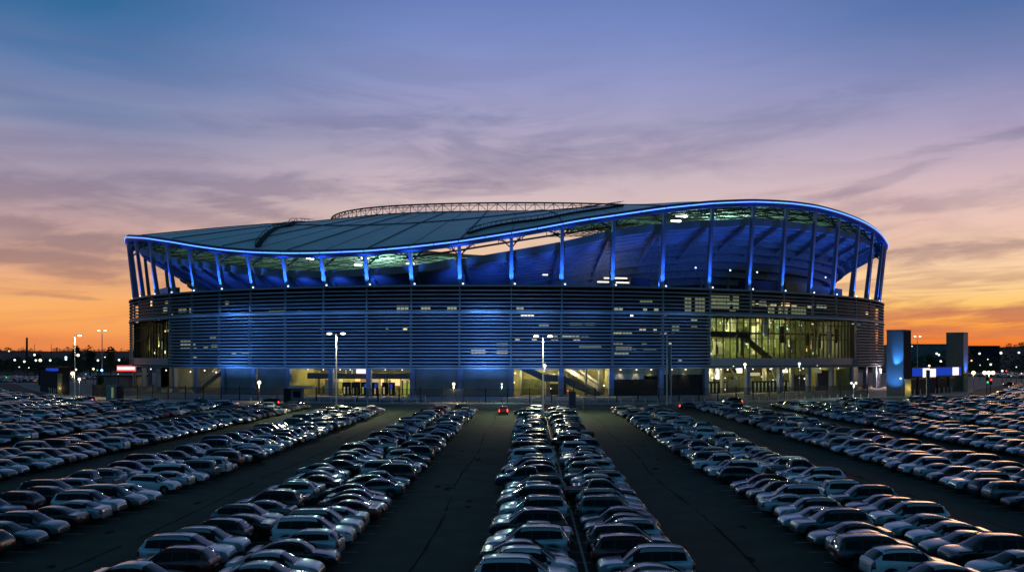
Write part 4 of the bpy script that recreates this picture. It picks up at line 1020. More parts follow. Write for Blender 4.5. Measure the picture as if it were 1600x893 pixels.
def tree(px, pyb, pyt, wpx, label, seed, bare=False):
    Y = F*CH/(pyb-VY); x = X_(px, Y); h = zat(pyt, Y); w = wpx*Y/F/2; r = random.Random(seed)
    o = empty('tree', (x, Y, 0)); tag(o, label, 'tree', 'trees left of the stadium')
    b = MB(); b.tube((x, Y, 0), (x, Y, h*.55), h*.025, 7, h*.012)
    for k in range(9):
        t = r.uniform(0, 2*PI); z = h*r.uniform(.3, .55); b.tube((x, Y, z), (x+w*.8*math.cos(t), Y+w*.8*math.sin(t), z+h*r.uniform(.2, .42)), h*.011, 5, h*.004)
    b.build('trunk', M['bark'], o); b = MB()
    for k in range(420 if not bare else 150):
        t = r.uniform(0, 2*PI); u = r.uniform(-1, 1); q = r.random()**.45; lump = .75+.35*math.sin(3*t+seed)*math.cos(4*u+seed)
        c = Vector((x+w*q*lump*math.sqrt(1-u*u)*math.cos(t), Y+w*q*lump*math.sqrt(1-u*u)*math.sin(t), h*.62+h*.38*q*lump*u)); s_ = h*r.uniform(.025, .06)
        a = Vector((r.gauss(0, 1), r.gauss(0, 1), r.gauss(0, 1))).normalized()*s_; e = a.orthogonal().normalized()*s_; b.quad(c-a, c-e, c+a, c+e)
    b.build('crown', M['leaf'], o)
tree(119, 588, 537, 13, 'dense round tree on the skyline beside the tall lamp post', 3)
tree(141, 588, 538, 18, 'loose twiggy tree on the skyline, middle one of the three near the lamp posts', 5, True)
tree(173, 588, 540.5, 20, 'wide loose tree on the skyline next to the stadium', 8, True)
tree(157, 612, 584, 11, 'small dark tree behind the fence below the skyline trees', 12)
tree(1455, 585, 553, 22, 'dark bushy tree behind the LED beam, between the gate towers', 15)
tree(1472, 585, 556, 16, 'smaller dark tree against the second gate tower', 19)
# ------------------------------------------------------------------ distant street lamps
FAR = [(23,562,'c'),(38,564.5,'w'),(54,554,'w'),(56,562.5,'c'),(63,562.5,'w2'),(78.5,562.5,'c'),(103,558,'b'),(103,561,'c'),(122,554.5,'w2'),(121,562,'o'),(14,548,'o'),(153,562.5,'c'),(164,557.5,'s'),(186,562,'c'),
       (118.5,577,'w'),(91,583,'w'),(80,587.5,'o'),(69,577.5,'w'),(146,576,'w'),(152,578,'g'),(159,578,'b'),(134,584,'g'),(160.5,587.5,'s'),(185,584,'s'),(10,589,'g'),(30,573,'s'),(45,574,'s'),
       (1463.5,552,'c'),(1467,554,'w'),(1470,564,'w'),(1425,540.5,'s'),(1530.5,552,'c'),(1564,551,'c2'),(1592,550.5,'c'),(1518,563,'o'),(1543.5,561,'s'),(1548,569,'w'),(1566,579,'c'),(1572.5,579,'r'),(1580,587,'g'),(1596,583,'s'),(1452,571,'w'),(1531,570,'s'),(1588,573,'s')]
GL = {'c': ('cool_globe', .62), 'c2': ('cool_globe', .75), 'w': ('globe', .6), 'w2': ('globe', .85), 'o': ('orange_globe', .55), 'b': ('blue_globe', .7), 'g': ('green_lit', .4), 's': ('cool_globe', .34), 'r': ('red_lit', .45)}
for i, (px, py, k) in enumerate(FAR):
    Y = (470, 520, 560, 430)[i % 4] if py < 572 else (400, 380)[i % 2]
    x = X_(px, Y); z = zat(py, Y); m, r = GL[k]
    o = empty('street_lamp', (x, Y, 0)); side = 'left of the stadium' if px < 800 else 'right of the gate'
    col_ = {'c': 'cool white', 'c2': 'cool white', 'w': 'warm', 'w2': 'bright warm', 'o': 'orange', 'b': 'blue', 'g': 'green', 's': 'faint white', 'r': 'red'}[k]
    tag(o, 'far-off %s street lamp among the lights beyond the car park %s' % (col_, side), 'street lamp', 'distant %s street lamps %s' % (col_, side))
    b = MB(); b.tube((x, Y, 0), (x, Y, z-r*.6), .12, 6, .08); b.build('pole', M['steel_dark'], o)
    q = MB(); q.ball((x, Y, z), r*Y/560, 10, 7); q.build('globe', M[m], o)
# person crossing the lot, standing dark figures near the kerb
def person(px, py, label, coat, seed):
    x, y = gp(px, py); r = random.Random(seed); h = 1.76
    J = [((0,0,.93),.15),((0,0,1.15),.155),((0,.0,1.38),.17),((0,-.01,1.52),.065),((0,-.02,1.60),.085),((0,-.02,1.72),.075),
         ((-.09,0,.90),.095),((-.11,-.10,.50),.065),((-.12,.02,.09),.045),((-.12,-.14,.04),.045),
         ((.09,0,.90),.095),((.12,.10,.50),.065),((.13,.24,.10),.045),((.13,.12,.04),.045),
         ((-.19,0,1.40),.065),((-.25,.04,1.14),.045),((-.24,-.08,.92),.035),((.19,0,1.40),.065),((.25,-.05,1.14),.045),((.24,-.16,.94),.035)]
    E_ = [(0,1),(1,2),(2,3),(3,4),(4,5),(0,6),(6,7),(7,8),(8,9),(0,10),(10,11),(11,12),(12,13),(2,14),(14,15),(15,16),(2,17),(17,18),(18,19)]
    me = bpy.data.meshes.new('person'); me.from_pydata([j[0] for j in J], E_, []); o = bpy.data.objects.new('person', me); COL.objects.link(o)
    o.modifiers.new('skin', 'SKIN'); o.modifiers.new('sub', 'SUBSURF').levels = 1; o.modifiers['sub'].render_levels = 1
    for i, j in enumerate(J): me.skin_vertices[0].data[i].radius = (j[1], j[1])
    me.skin_vertices[0].data[0].use_root = True
    me.materials.append(coat); o.location = (x, y, .0 if seed < 3 else .12); o.rotation_euler = (0, 0, r.uniform(0, 6)); tag(o, label, 'person')
cloth = mat('dark_clothes', (.02, .022, .03), .9, var=.1)
person(321, 641, 'person in dark clothes walking on the road beside the parked truck', cloth, 1)
person(912, 645, 'person in dark clothes standing on the road right of the blue totem', cloth, 2)
person(17, 616, 'person in dark clothes crossing the road at the far left bend', cloth, 0)
# ------------------------------------------------------------------ cars
def pchip(pts):
    xs = np.array([p[0] for p in pts], float); ys = np.array([p[1] for p in pts], float)
    h = np.diff(xs); d = np.diff(ys)/h; m = np.zeros_like(ys); m[0] = d[0]; m[-1] = d[-1]
    for i in range(1, len(xs)-1):
        if d[i-1]*d[i] > 0:
            w1 = 2*h[i]+h[i-1]; w2 = h[i]+2*h[i-1]; m[i] = (w1+w2)/(w1/d[i-1]+w2/d[i])
    def f(x):
        i = int(np.clip(np.searchsorted(xs, x)-1, 0, len(xs)-2)); t = min(1, max(0, (x-xs[i])/h[i]))
        return float((2*t**3-3*t*t+1)*ys[i] + (t**3-2*t*t+t)*h[i]*m[i] + (-2*t**3+3*t*t)*ys[i+1] + (t**3-t*t)*h[i]*m[i+1])
    return f
KINDS = {
 'saloon': dict(L=4.8, W=1.84, wb=(-1.38, 1.42), R=.335,
   belt=[(-2.4,.62),(-2.385,.84),(-2.33,.98),(-2.2,1.045),(-1.8,1.065),(-1.,1.0),(0,.95),(.9,.93),(1.15,.955),(1.6,.90),(2.05,.80),(2.28,.68),(2.38,.52),(2.4,.44)],
   roof=[(-1.85,1.06),(-1.55,1.20),(-1.15,1.36),(-.7,1.445),(-.1,1.47),(.3,1.43),(.55,1.35),(.85,1.17),(1.17,.955)], ws=(.46,1.12), rw=(-1.76,-1.12), sg=(-1.35,.72), bp=(-.32,-.22), cp=None),
 'estate': dict(L=4.85, W=1.85, wb=(-1.38, 1.45), R=.335,
   belt=[(-2.42,.62),(-2.4,.86),(-2.34,.98),(-2.1,1.02),(-1.,.99),(0,.95),(.9,.94),(1.2,.965),(1.65,.91),(2.1,.80),(2.3,.68),(2.4,.52),(2.42,.44)],
   roof=[(-2.34,.98),(-2.2,1.15),(-1.95,1.38),(-1.7,1.45),(-.9,1.50),(-.1,1.50),(.35,1.45),(.6,1.36),(.9,1.18),(1.22,.965)], ws=(.5,1.17), rw=(-2.3,-1.93), sg=(-1.95,.76), bp=(-.30,-.20), cp=(-1.3,-1.2)),
 'hatchback': dict(L=4.3, W=1.80, wb=(-1.25, 1.32), R=.325,
   belt=[(-2.15,.62),(-2.135,.86),(-2.08,1.0),(-1.9,1.04),(-1.,1.02),(0,.97),(.8,.95),(1.1,.98),(1.5,.93),(1.85,.82),(2.05,.68),(2.13,.52),(2.15,.44)],
   roof=[(-2.08,1.0),(-1.95,1.18),(-1.72,1.40),(-1.5,1.47),(-.8,1.52),(-.1,1.52),(.3,1.47),(.5,1.40),(.8,1.21),(1.12,.98)], ws=(.42,1.07), rw=(-2.04,-1.70), sg=(-1.6,.68), bp=(-.34,-.24), cp=None),
 'off-roader': dict(L=4.85, W=1.94, wb=(-1.40, 1.45), R=.385,
   belt=[(-2.42,.66),(-2.41,.95),(-2.36,1.10),(-2.1,1.14),(-1.,1.11),(0,1.07),(.9,1.06),(1.2,1.10),(1.7,1.07),(2.12,1.0),(2.32,.86),(2.40,.66),(2.42,.5)],
   roof=[(-2.36,1.10),(-2.28,1.30),(-2.12,1.60),(-1.95,1.70),(-1.2,1.77),(-.3,1.78),(.25,1.74),(.5,1.66),(.85,1.42),(1.24,1.10)], ws=(.42,1.18), rw=(-2.33,-2.08), sg=(-2.0,.74), bp=(-.32,-.20), cp=(-1.30,-1.18)),
 'crossover': dict(L=4.5, W=1.86, wb=(-1.30, 1.36), R=.36,
   belt=[(-2.25,.64),(-2.24,.90),(-2.18,1.06),(-1.95,1.12),(-1.,1.08),(0,1.02),(.85,1.0),(1.12,1.04),(1.6,.99),(1.98,.90),(2.15,.78),(2.23,.6),(2.25,.5)],
   roof=[(-2.18,1.06),(-2.02,1.28),(-1.75,1.52),(-1.5,1.60),(-.8,1.66),(-.1,1.66),(.3,1.61),(.52,1.53),(.82,1.32),(1.16,1.04)], ws=(.44,1.10), rw=(-2.12,-1.72), sg=(-1.75,.70), bp=(-.34,-.24), cp=(-1.12,-1.04)),
 'people carrier': dict(L=5.1, W=1.97, wb=(-1.50, 1.55), R=.355,
   belt=[(-2.55,.64),(-2.54,.92),(-2.49,1.05),(-2.2,1.08),(-1.,1.05),(0,1.02),(1.0,1.0),(1.45,1.03),(1.8,.98),(2.2,.85),(2.42,.7),(2.53,.54),(2.55,.46)],
   roof=[(-2.49,1.05),(-2.42,1.28),(-2.28,1.60),(-2.1,1.69),(-1.2,1.76),(-.2,1.77),(.35,1.72),(.6,1.64),(1.0,1.36),(1.48,1.03)], ws=(.52,1.42), rw=(-2.47,-2.24), sg=(-2.15,.90), bp=(-.22,-.12), cp=(-1.30,-1.20)),
 'pickup': dict(L=5.6, W=1.98, wb=(-1.75, 1.75), R=.40,
   belt=[(-2.8,.66),(-2.79,1.0),(-2.75,1.16),(-2.6,1.18),(-1.2,1.17),(-1.1,1.15),(0,1.12),(1.2,1.10),(1.5,1.16),(2.05,1.13),(2.5,1.06),(2.7,.92),(2.78,.7),(2.8,.52)],
   roof=[(-1.02,1.15),(-.98,1.35),(-.90,1.68),(-.75,1.80),(-.3,1.85),(.3,1.84),(.65,1.77),(.85,1.68),(1.2,1.42),(1.55,1.16)], ws=(.76,1.50), rw=(-1.0,-.87), sg=(-.82,1.06), bp=(.08,.2), cp=None, bed=(-2.72,-1.12)),
}
def car_parts(kind, dens):
    K = KINDS[kind]; L_, W = K['L'], K['W']; h = L_/2; zb = pchip(K['belt']); zr_ = pchip(K['roof']); r0, r1 = K['roof'][0][0], K['roof'][-1][0]
    R = K['R']; AR = R+.055; ghm = max(zr_(x)-zb(x) for x in np.linspace(r0, r1, 50))
    zl0 = .24 if R < .36 else .30
    st = set(np.round(np.arange(-h, h+1e-6, dens), 4))
    for d in ((0,.012,.03,.06,.11,.18,.28,.42) if dens < .25 else (0,.03,.12,.3)): st |= {round(-h+d, 4), round(h-d, 4)}
    keys = [r0, r1, *K['ws'], *K['rw'], *K['sg']] + ([*K['bp']] if dens < .3 else []) + ([*K['cp']] if K['cp'] and dens < .3 else []) + ([*K['bed']] if 'bed' in K else [])
    for k in keys: st.add(round(k, 4))
    for xw in K['wb']:
        for t in (np.linspace(-1, 1, 11) if dens < .25 else (-1, -.6, 0, .6, 1)): st.add(round(xw+AR*math.sin(t*PI/2), 4))
    st = sorted(st); S = [st[0]]
    for x in st[1:]:
        if x-S[-1] > .006 or x in keys: S.append(x)
    def sec(x):
        b = zb(x); r = zr_(x) if r0 < x < r1 else b; gh = max(0., r-b); g = gh/ghm
        zl = zl0; e = min(x+h, h-x)
        if e < .5: zl = zl0+.13*(1-e/.5)**2
        for xw in K['wb']:
            if abs(x-xw) < AR: zl = max(zl, R-.02+math.sqrt(max(0, AR*AR-(x-xw)**2)))
        zl = min(zl, b-.05)
        df, dr_ = h-x, x+h; w = W/2
        if df < .8: w *= 1-.27*(1-df/.8)**2.6
        if dr_ < .6: w *= 1-.17*(1-dr_/.6)**2.6
        bh = b-zl; cr = .045 if (x > r1 or gh > .05) else .02
        if 'bed' in K and K['bed'][0] < x < K['bed'][1]: cr = -.03
        return [(w*.93, zl), (w*.99, zl+.22*bh), (w, zl+.55*bh), (w*.985, zl+.84*bh), (w*.95, b), (w*.905, b+.012+.07*min(1, g*4)),
                (w*(.86-.12*g), b+.79*gh+cr*.35), (w*(.70-.04*g), b+.965*gh+cr*.7), (w*.34, r+cr*.92), (0, r+cr)]
    P = [sec(x) for x in S]
    def warp(x, j):
        if j < 5 or not (r0-.05 < x < r1+.05): return x
        g = max(0., min(1., (zr_(x)-zb(x))/ghm)); c0 = (r0+r1)/2; t = (x-c0)/((r1-r0)/2)
        return x - (0, .0, .75, .95, 1., 1.)[j-4]*g*.20*t if j > 4 else x
    full = [[(warp(x, j), -y, z) for j, (y, z) in enumerate(p)] + [(warp(x, 8-j), y, z) for j, (y, z) in enumerate(p[-2::-1])] for x, p in zip(S, P)]   # 19 points per station
    parts = {k: MB() for k in ('body', 'windscreen', 'rear_window', 'side_window_a', 'side_window_b', 'headlight_a', 'headlight_b', 'taillight_a', 'taillight_b', 'grille')}
    def key(i, j):
        xm = (S[i]+S[i+1])/2; bd = j if j < 9 else 17-j; s_ = 'a' if j < 9 else 'b'
        gh = (zr_(xm)-zb(xm)) if r0 < xm < r1 else 0
        if bd in (6, 7, 8):
            if K['ws'][0] < xm < K['ws'][1]: return 'windscreen'
            if K['rw'][0] < xm < K['rw'][1]: return 'rear_window'
        if bd == 5 and K['sg'][0] < xm < K['sg'][1] and gh > .1:
            if K['bp'][0] < xm < K['bp'][1] or (K['cp'] and K['cp'][0] < xm < K['cp'][1]): return 'dark'
            return 'side_window_'+s_
        if bd in (3, 4) and h-.46 < xm < h-.05: return 'headlight_'+s_
        if bd in (2, 3) and xm < -h+.2: return 'taillight_'+s_
        if bd == 4 and xm < -h+.2 : return 'taillight_'+s_
        if bd in (5, 6, 7, 8) and xm > h-.03: return 'grille'
        if bd in (6, 7, 8) and 'bed' in K and K['bed'][0] < xm < K['bed'][1]: return 'dark'
        if bd == 0: return 'dark'
        return 'body'
    idx = {k: {} for k in parts}
    def vid(k, i, j):
        d = idx[k]
        if (i, j) not in d: d[(i, j)] = len(parts[k].v); parts[k].v.append(full[i][j])
        return d[(i, j)]
    for i in range(len(S)-1):
        for j in range(18):
            k = key(i, j); m = 0
            if k == 'dark': k, m = 'body', 1
            parts[k].f.append((vid(k, i, j), vid(k, i, j+1), vid(k, i+1, j+1), vid(k, i+1, j))[::-1]); parts[k].m.append(m)
        parts['body'].f.append((vid('body', i, 0), vid('body', i+1, 0), vid('body', i+1, 18), vid('body', i, 18))[::-1]); parts['body'].m.append(1)
    parts['body'].f.append(tuple(vid('body', 0, j) for j in range(19))); parts['body'].m.append(0)
    n = len(S)-1
    parts['grille'].f.append(tuple(vid('grille', n, j) for j in range(18, -1, -1))); parts['grille'].m.append(0)
    return parts, K, zb, zr_
M['tyre'] = mat('tyre_rubber', (.015, .015, .015), .85, var=0)
M['rim'] = mat('alloy_rim', (.42, .43, .45), .35, .8, var=0)
M['trim'] = mat('black_trim', (.012, .012, .013), .6, var=0)
M['car_glass'] = mat('car_glass', (.010, .013, .016), .04, var=0, spec=.6)
M['side_glass'] = mat('side_glass', (.004, .005, .006), .08, var=0, spec=.14)
M['head_glass'] = mat('headlamp_glass', (.25, .27, .30), .3, 0., var=0)
M['tail_glass'] = mat('tail_lamp_glass', (.30, .012, .010), .15, var=0, coat=1.)
M['plate'] = mat('number_plate', (.5, .5, .46), .5, var=0)
PAINT = {}
for nm, c, me_ in (('silver', (.48, .54, .55), .45), ('white', (.74, .77, .77), 0.), ('grey', (.14, .165, .17), .5), ('black', (.010, .011, .013), .1), ('dark blue', (.018, .035, .085), .3),
                   ('dark red', (.14, .012, .012), .2), ('pale blue', (.22, .30, .38), .5), ('beige', (.38, .34, .28), .4), ('dark green', (.015, .045, .032), .3)):
    PAINT[nm] = mat('car_paint_'+nm.replace(' ', '_'), c, .30, me_, var=0, coat=1.)
def wheel_mesh(R, n=20):
    t = MB(); w = .11
    prof = [(R*.62, -w*.8), (R*.9, -w), (R, -w*.7), (R, w*.7), (R*.9, w), (R*.62, w*.8)]
    t.grid([[(r*math.cos(2*PI*k/n), y, r*math.sin(2*PI*k/n)) for r, y in prof] for k in range(n)], close=True)
    r_ = MB()
    for s_ in (-1, 1):
        pts = []
        for k in range(20):
            rr = R*.64 if k % 4 in (0, 1) else R*.60
            pts.append((rr*math.cos(2*PI*k/20), s_*w*.62, rr*math.sin(2*PI*k/20)))
        for k in range(5):
            a = 2*PI*k/5; d = .34
            for q in ((0, 0),):
                p = [(R*.1*math.cos(a-1), s_*w*.8, R*.1*math.sin(a-1)), (R*.1*math.cos(a+1), s_*w*.8, R*.1*math.sin(a+1)), (R*.62*math.cos(a+d*.5), s_*w*.72, R*.62*math.sin(a+d*.5)), (R*.62*math.cos(a-d*.5), s_*w*.72, R*.62*math.sin(a-d*.5))]
                r_.poly(p if s_ > 0 else p[::-1])
        r_.grid([[(R*.62*math.cos(2*PI*k/n), s_*w*.75, R*.62*math.sin(2*PI*k/n)), (R*.56*math.cos(2*PI*k/n), s_*w*.75, R*.56*math.sin(2*PI*k/n))] for k in range(n)], close=True)
        t.poly([(R*.63*math.cos(2*PI*k/n), s_*w*.35, R*.63*math.sin(2*PI*k/n)) for k in range(n)])
    return t.mesh('wheel', M['tyre'], True), r_.mesh('rim', M['rim'])
PM = {'windscreen': 'car_glass', 'rear_window': 'car_glass', 'side_window_a': 'side_glass', 'side_window_b': 'side_glass', 'headlight_a': 'head_glass', 'headlight_b': 'head_glass', 'taillight_a': 'tail_glass', 'taillight_b': 'tail_glass', 'grille': 'trim'}
PROTO = {}
for kd in KINDS:
    parts, K, zb, zr_ = car_parts(kd, .09)
    d = {'K': K, 'body': parts['body'].mesh('body', [PAINT['silver'], M['trim']], True)}
    d['parts'] = [(k.rsplit('_', 1)[0] if k[-2:] in ('_a', '_b') else k, parts[k].mesh(k, M[PM[k]], True)) for k in PM if parts[k].f]
    d['wheel'], d['rim'] = wheel_mesh(K['R'])
    mm = []
    for s_ in (-1, 1):
        q = MB(); xm = K['sg'][1]+.06; yb = s_*(K['W']/2*.93); z = zb(xm)+.05
        q.ball((xm, s_*(K['W']/2+.09), z+.06), .115, 10, 6, .75); q.tube((xm, yb, z), (xm, s_*(K['W']/2+.05), z+.03), .03, 5)
        mm.append(('mirror', q.mesh('mirror', M['trim'], True)))
    d['near'] = mm
    q = MB(); q.box((-K['L']/2-.012, 0, .78 if kd != 'pickup' else .7), (.02, .5, .11)); d['near'].append(('number_plate', q.mesh('number_plate', M['plate'])))
    if kd in ('off-roader', 'estate', 'crossover'):
        for s_ in (-1, 1):
            q = MB(); xs = np.linspace(K['rw'][1]+.25, K['ws'][0]-.1, 6); y = s_*K['W']/2*.66
            for a, c in zip(xs[:-1], xs[1:]): q.tube((a, y, zr_(a)+.065), (c, y, zr_(c)+.065), .022, 5)
            for a in (xs[0], xs[-1]): q.tube((a, y, zr_(a)-.02), (a, y, zr_(a)+.065), .03, 5)
            d['near'].append(('roof_rail', q.mesh('roof_rail', M['trim'])))
    PROTO[kd] = d
def make_car(name, kind, colour, x, y, rz, label, group=None, near=True, lit=False, cat=None, z=0.):
    d = PROTO[kind]; o = empty(name, (x, y, z), rz); tag(o, label, cat or ('pickup truck' if kind == 'pickup' else 'car'), group)
    b = local_child('body', d['body'], o); b.material_slots[0].link = 'OBJECT'; b.material_slots[0].material = PAINT[colour]
    for k, me in d['parts']:
        c = local_child(k, me, o)
        if lit and k in ('taillight', 'headlight'): c.material_slots[0].link = 'OBJECT'; c.material_slots[0].material = M['tail_lit'] if k == 'taillight' else M['head_lit']
    for xw in d['K']['wb']:
        for s_ in (-1, 1):
            w = local_child('wheel', d['wheel'], o, (xw, s_*(d['K']['W']/2-.13), d['K']['R']))
            if near: local_child('rim', d['rim'], w)
    if near:
        for k, me in d['near']: local_child(k, me, o)
    return o
def copy_car(src, colour, x, y, rz, label, group):
    o = src.copy(); COL.objects.link(o); o.location = (x, y, 0); o.rotation_euler = (0, 0, rz); o['label'] = label; o['group'] = group
    for ch in SRC_CH[src.name]:
        c = ch[0].copy(); COL.objects.link(c); c.parent = o
        if ch[0].name.startswith('body'): c.material_slots[0].material = PAINT[colour]
        for g in ch[1]:
            e = g.copy(); COL.objects.link(e); e.parent = c
    return o
ORD = 'first second third fourth fifth sixth seventh eighth ninth tenth eleventh twelfth thirteenth fourteenth fifteenth sixteenth seventeenth eighteenth nineteenth'.split()
def ordinal(n):
    if n <= 19: return ORD[n-1]
    t = {2: 'twent', 3: 'thirt', 4: 'fort', 5: 'fift', 6: 'sixt'}[n//10]
    return t+'ieth' if n % 10 == 0 else t+'y-'+ORD[n % 10-1]
# first cars of the files nearest the camera as in the photograph: (kind, colour, nose 'L'/'R') from the camera end
S_, E_, H_, O_, C_, P_, U_ = 'saloon', 'estate', 'hatchback', 'off-roader', 'crossover', 'people carrier', 'pickup'
KNOWN = {(0, 'left'): [(S_,'grey','L'),(O_,'white','R'),(C_,'white','R'),(S_,'black','R'),(O_,'silver','L'),(S_,'silver','L'),(O_,'black','L'),(S_,'grey','L'),(O_,'silver','L'),(S_,'black','L'),(P_,'grey','L'),(C_,'silver','L'),(O_,'grey','L'),(S_,'silver','L'),(U_,'dark blue','L'),(C_,'black','L'),(O_,'black','L'),(P_,'black','L')],
         (0, 'right'): [(C_,'silver','L'),(S_,'grey','L'),(O_,'silver','L'),(O_,'dark red','R'),(O_,'black','R'),(C_,'silver','L'),(S_,'black','L'),(S_,'grey','L'),(O_,'grey','R'),(S_,'pale blue','R'),(E_,'silver','R'),(U_,'black','R'),(S_,'grey','R'),(H_,'silver','R'),(E_,'silver','L'),(S_,'grey','L')],
         (1, 'right'): [(S_,'grey','R'),(S_,'silver','R'),(S_,'silver','R'),(S_,'black','R'),(H_,'silver','L'),(O_,'white','R'),(O_,'silver','R'),(S_,'silver','L'),(S_,'dark red','L'),(S_,'dark red','R'),(S_,'dark blue','R'),(S_,'black','R'),(S_,'grey','L'),(S_,'black','R')],
         (1, 'left'): [(E_,'white','R'),(S_,'silver','R'),(C_,'dark red','L'),(O_,'silver','R'),(C_,'silver','R'),(C_,'black','L'),(S_,'black','L'),(C_,'grey','R'),(S_,'grey','L'),(O_,'black','L'),(S_,'black','L'),(C_,'silver','L')],
         (2, 'left'): [(S_,'grey','L'),(S_,'silver','L'),(C_,'white','R'),(P_,'black','R'),(S_,'silver','R'),(S_,'grey','L'),(O_,'grey','L'),(S_,'silver','L'),(C_,'silver','L'),(S_,'silver','R'),(O_,'white','L'),(C_,'black','L')],
         (2, 'right'): [(S_,'grey','L'),(S_,'dark blue','L'),(S_,'silver','L'),(O_,'black','L'),(S_,'grey','L'),(S_,'silver','L'),(S_,'silver','L'),(O_,'silver','L'),(C_,'grey','L'),(S_,'black','L'),(O_,'grey','L')],
         (3, 'right'): [(S_,'black','R'),(S_,'black','L'),(H_,'black','L'),(S_,'grey','R'),(C_,'grey','R'),(S_,'black','L'),(S_,'silver','L'),(O_,'silver','R')],
         (3, 'left'): [(S_,'grey','R'),(S_,'black','R'),(O_,'black','L'),(O_,'silver','R'),(C_,'black','R'),(C_,'black','R'),(O_,'grey','R')]}
CN = ['silver', 'white', 'grey', 'black', 'dark blue', 'dark red', 'pale blue', 'beige', 'dark green']
CW = [.24, .15, .15, .33, .04, .04, .02, .02, .012]; CW = [c/sum(CW) for c in CW]
KN = list(KINDS); KW = [.33, .10, .10, .19, .14, .07, .07]
CARS = []
for ri, (x0, x1, y0, y1, ph) in enumerate(ROWS):
    xm = (x0+x1)/2
    for side in ('left', 'right'):
        cx = (x0+xm)/2 if side == 'left' else (xm+x1)/2; rank = 0
        ybase = 50.1 + SP*math.floor((y0-50.1)/SP); n = int((y1-ybase)/SP); kn = list(KNOWN.get((ri, side), []))
        for k in range(n):
            y = ybase + SP*(k+.5)
            kd = KN[RNG.choice(len(KN), p=KW)]; c = CN[RNG.choice(len(CN), p=CW)]; nose = 'L' if RNG.random() < (.62 if side == 'left' else .5) else 'R'
            if ri >= 3 and RNG.random() < .5: nose = 'R' if xm < 0 else 'L'
            jx = RNG.normal(0, .22); jy = RNG.normal(0, .10); jr = RNG.normal(0, .024)
            known = False
            if kn: kd, c, nose = kn.pop(0); known = True
            elif RNG.random() < .06: continue
            px = VX + F*cx/y; pyb = VY + F*CH/y
            topv = VY + F*(CH-1.3)/y
            inv = -40 < px < 1640 and topv < 893
            CARS.append(dict(ri=ri, side=side, ph=ph, x=cx+jx, y=y+jy, rz=(PI if nose == 'L' else 0)+jr, nose=nose, kind=kd, col=c, inv=inv, px=px))
        # rank in view from the camera end
        for q in sorted((q for q in CARS if q['ri'] == ri and q['side'] == side), key=lambda q: q['y']):
            if q['inv']: rank += 1; q['rank'] = rank
seen = sorted((q for q in CARS if q['inv'] and q['ri'] < 13), key=lambda q: q['y'])
NEAR = seen[:300]; ids = {id(q) for q in NEAR}
SRC = {}; SRC_CH = {}
for i, q in enumerate(NEAR):
    near = i < 105
    file_ = q['side']
    lab = '%s %s, %s up the %s file, %s' % (q['col'], q['kind'] + (' car' if q['kind'] in ('saloon', 'estate') else ''), ordinal(q['rank']), file_, q['ph'].replace('the ', ''))
    grp = 'cars parked in rows across the car park'
    k = (q['kind'], near)
    if k not in SRC:
        o = make_car('parked_car', q['kind'], q['col'], q['x'], q['y'], q['rz'], lab, grp, near); SRC[k] = o
        SRC_CH[o.name] = [(c, list(c.children)) for c in o.children]
    else:
        o = copy_car(SRC[k], q['col'], q['x'], q['y'], q['rz'], lab, grp)
    o['category'] = 'pickup truck' if q['kind'] == 'pickup' else 'car'
# everything farther off: hundreds of cars as one mass
LOD = {}
MATS = [PAINT[c] for c in CN] + [M['car_glass'], M['trim'], M['head_glass'], M['tail_glass'], M['tyre']]
NC = len(CN)
for kd in KINDS:
    parts, K, zb, zr_ = car_parts(kd, .30)
    V = []; Fq = []; Mi = []
    for k, p in parts.items():
        off = len(V); V += p.v
        for f, m in zip(p.f, p.m):
            mi = -1 if (k == 'body' and m == 0) else (NC+1 if k in ('body', 'grille') else NC if 'wind' in k else NC+2 if 'head' in k else NC+3)
            if len(f) == 4: Fq.append([off+a for a in f]); Mi.append(mi)
            else:
                hlf = len(f)//2
                for j in range(hlf-1): Fq.append([off+f[j], off+f[j+1], off+f[-2-j], off+f[-1-j]]); Mi.append(mi)
    for xw in K['wb']:
        for s_ in (-1, 1):
            n = 8; off = len(V); yo = s_*(K['W']/2-.02); R = K['R']
            V += [(xw+R*math.cos(2*PI*j/n), yo, R+R*math.sin(2*PI*j/n)) for j in range(n)] + [(xw+R*math.cos(2*PI*j/n), yo-s_*.2, R+R*math.sin(2*PI*j/n)) for j in range(n)]
            for j in range(n): Fq.append([off+j, off+(j+1) % n, off+n+(j+1) % n, off+n+j]); Mi.append(NC+4)
            for j in range(n//2-1): Fq.append([off+j, off+j+1, off+n-2-j, off+n-1-j]); Mi.append(NC+4)
    LOD[kd] = (np.array(V, np.float32), np.array(Fq, np.int32), np.array(Mi, np.int32))
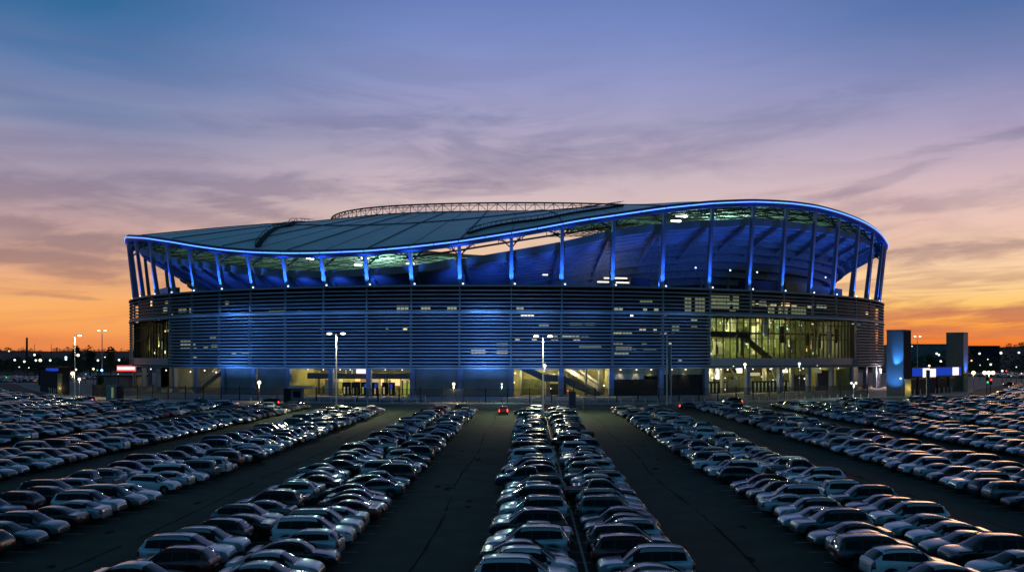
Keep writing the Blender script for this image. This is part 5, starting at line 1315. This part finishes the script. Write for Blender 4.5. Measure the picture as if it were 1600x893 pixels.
def mass(cars, name, label):
    VV, FF, MM = [], [], []; off = 0
    for q in cars:
        V, Fq, Mi = LOD[q['kind']]; c, s_ = math.cos(q['rz']), math.sin(q['rz'])
        W_ = np.empty_like(V); W_[:, 0] = V[:, 0]*c - V[:, 1]*s_ + q['x']; W_[:, 1] = V[:, 0]*s_ + V[:, 1]*c + q['y']; W_[:, 2] = V[:, 2]
        VV.append(W_); FF.append(Fq+off); MM.append(np.where(Mi < 0, CN.index(q['col']), Mi)); off += len(V)
    V = np.concatenate(VV); Fq = np.concatenate(FF); Mi = np.concatenate(MM)
    me = bpy.data.meshes.new(name); me.vertices.add(len(V)); me.vertices.foreach_set('co', V.ravel())
    me.loops.add(Fq.size); me.loops.foreach_set('vertex_index', Fq.ravel().astype(np.int32)); me.polygons.add(len(Fq))
    me.polygons.foreach_set('loop_start', np.arange(0, Fq.size, 4, dtype=np.int32)); me.polygons.foreach_set('loop_total', np.full(len(Fq), 4, np.int32))
    for m in MATS: me.materials.append(m)
    me.polygons.foreach_set('material_index', Mi.astype(np.int32)); me.polygons.foreach_set('use_smooth', np.ones(len(Fq), bool))
    me.update(calc_edges=True); me.validate()
    o = bpy.data.objects.new(name, me); COL.objects.link(o); tag(o, label, 'parked cars', kind='stuff')
rest = [q for q in CARS if id(q) not in ids]
for (X0, X1, Y0, Y1) in ((-330, -215, 400, 470), (255, 420, 430, 560)):          # other car parks far off on both sides
    y = Y0
    while y < Y1:
        x = X0
        while x < X1:
            if RNG.random() < .85: rest.append(dict(kind=KN[RNG.choice(len(KN), p=KW)], col=CN[RNG.choice(len(CN), p=CW)], x=x, y=y, rz=RNG.choice([0, PI])+PI/2))
            x += 2.8
        y += 11
mass(rest, 'distant_parked_cars', 'hundreds of parked cars massed at the far end and sides of the car park')
print('cars', len(CARS), 'near', len(NEAR), 'mass', len(rest), 'limit y', NEAR[-1]['y'])
# cars that are moving or waiting on the road, lamps lit
def lane_car(px, py, kind, col, rz, label, lit=True):
    x, y = gp(px, py); return make_car('moving_car', kind, col, x, y, rz, label, None, True, lit, 'car')
lane_car(787, 647, 'crossover', 'dark red', PI/2, 'car with red tail lamps glowing, driving away up the aisle left of the middle row')
lane_car(1078, 639, 'saloon', 'black', 0, 'black car with one lamp glowing, crossing the road right of the middle row')
lane_car(1143, 632, 'off-roader', 'black', PI, 'black off-road car with red lamps on the road before the atrium lobby')
lane_car(1276, 641, 'saloon', 'black', PI, 'dark car at the road edge under the right part of the atrium')
lane_car(420, 634, 'people carrier', 'black', PI, 'dark people carrier under the warm globe lamp by the blank wall')
lane_car(356, 641, 'pickup', 'black', PI, 'dark pickup truck with a red lamp on the road left of the globe lamp')
lane_car(132, 630, 'off-roader', 'dark blue', PI, 'dark car with a red lamp on the road by the left bend', True)
lane_car(1588, 607, 'people carrier', 'black', PI/2+.5, 'dark van with glowing red tail lamps at the right edge bend')
lane_car(1577, 603, 'crossover', 'black', PI/2+.5, 'dark car with glowing red tail lamps beside the van at the right bend')
# ------------------------------------------------------------------ render settings
SC.render.engine = 'CYCLES'
SC.cycles.use_denoising = True
SC.cycles.denoiser = 'OPENIMAGEDENOISE'
SC.cycles.max_bounces = 5; SC.cycles.diffuse_bounces = 2; SC.cycles.glossy_bounces = 3; SC.cycles.transparent_max_bounces = 8
SC.cycles.sample_clamp_indirect = 4
SC.cycles.use_light_tree = True
SC.cycles.caustics_reflective = False; SC.cycles.caustics_refractive = False
SC.view_settings.view_transform = 'Standard'; SC.view_settings.look = 'None'
SC.view_settings.exposure = 0; SC.view_settings.gamma = 1; SC.view_settings.use_curve_mapping = False
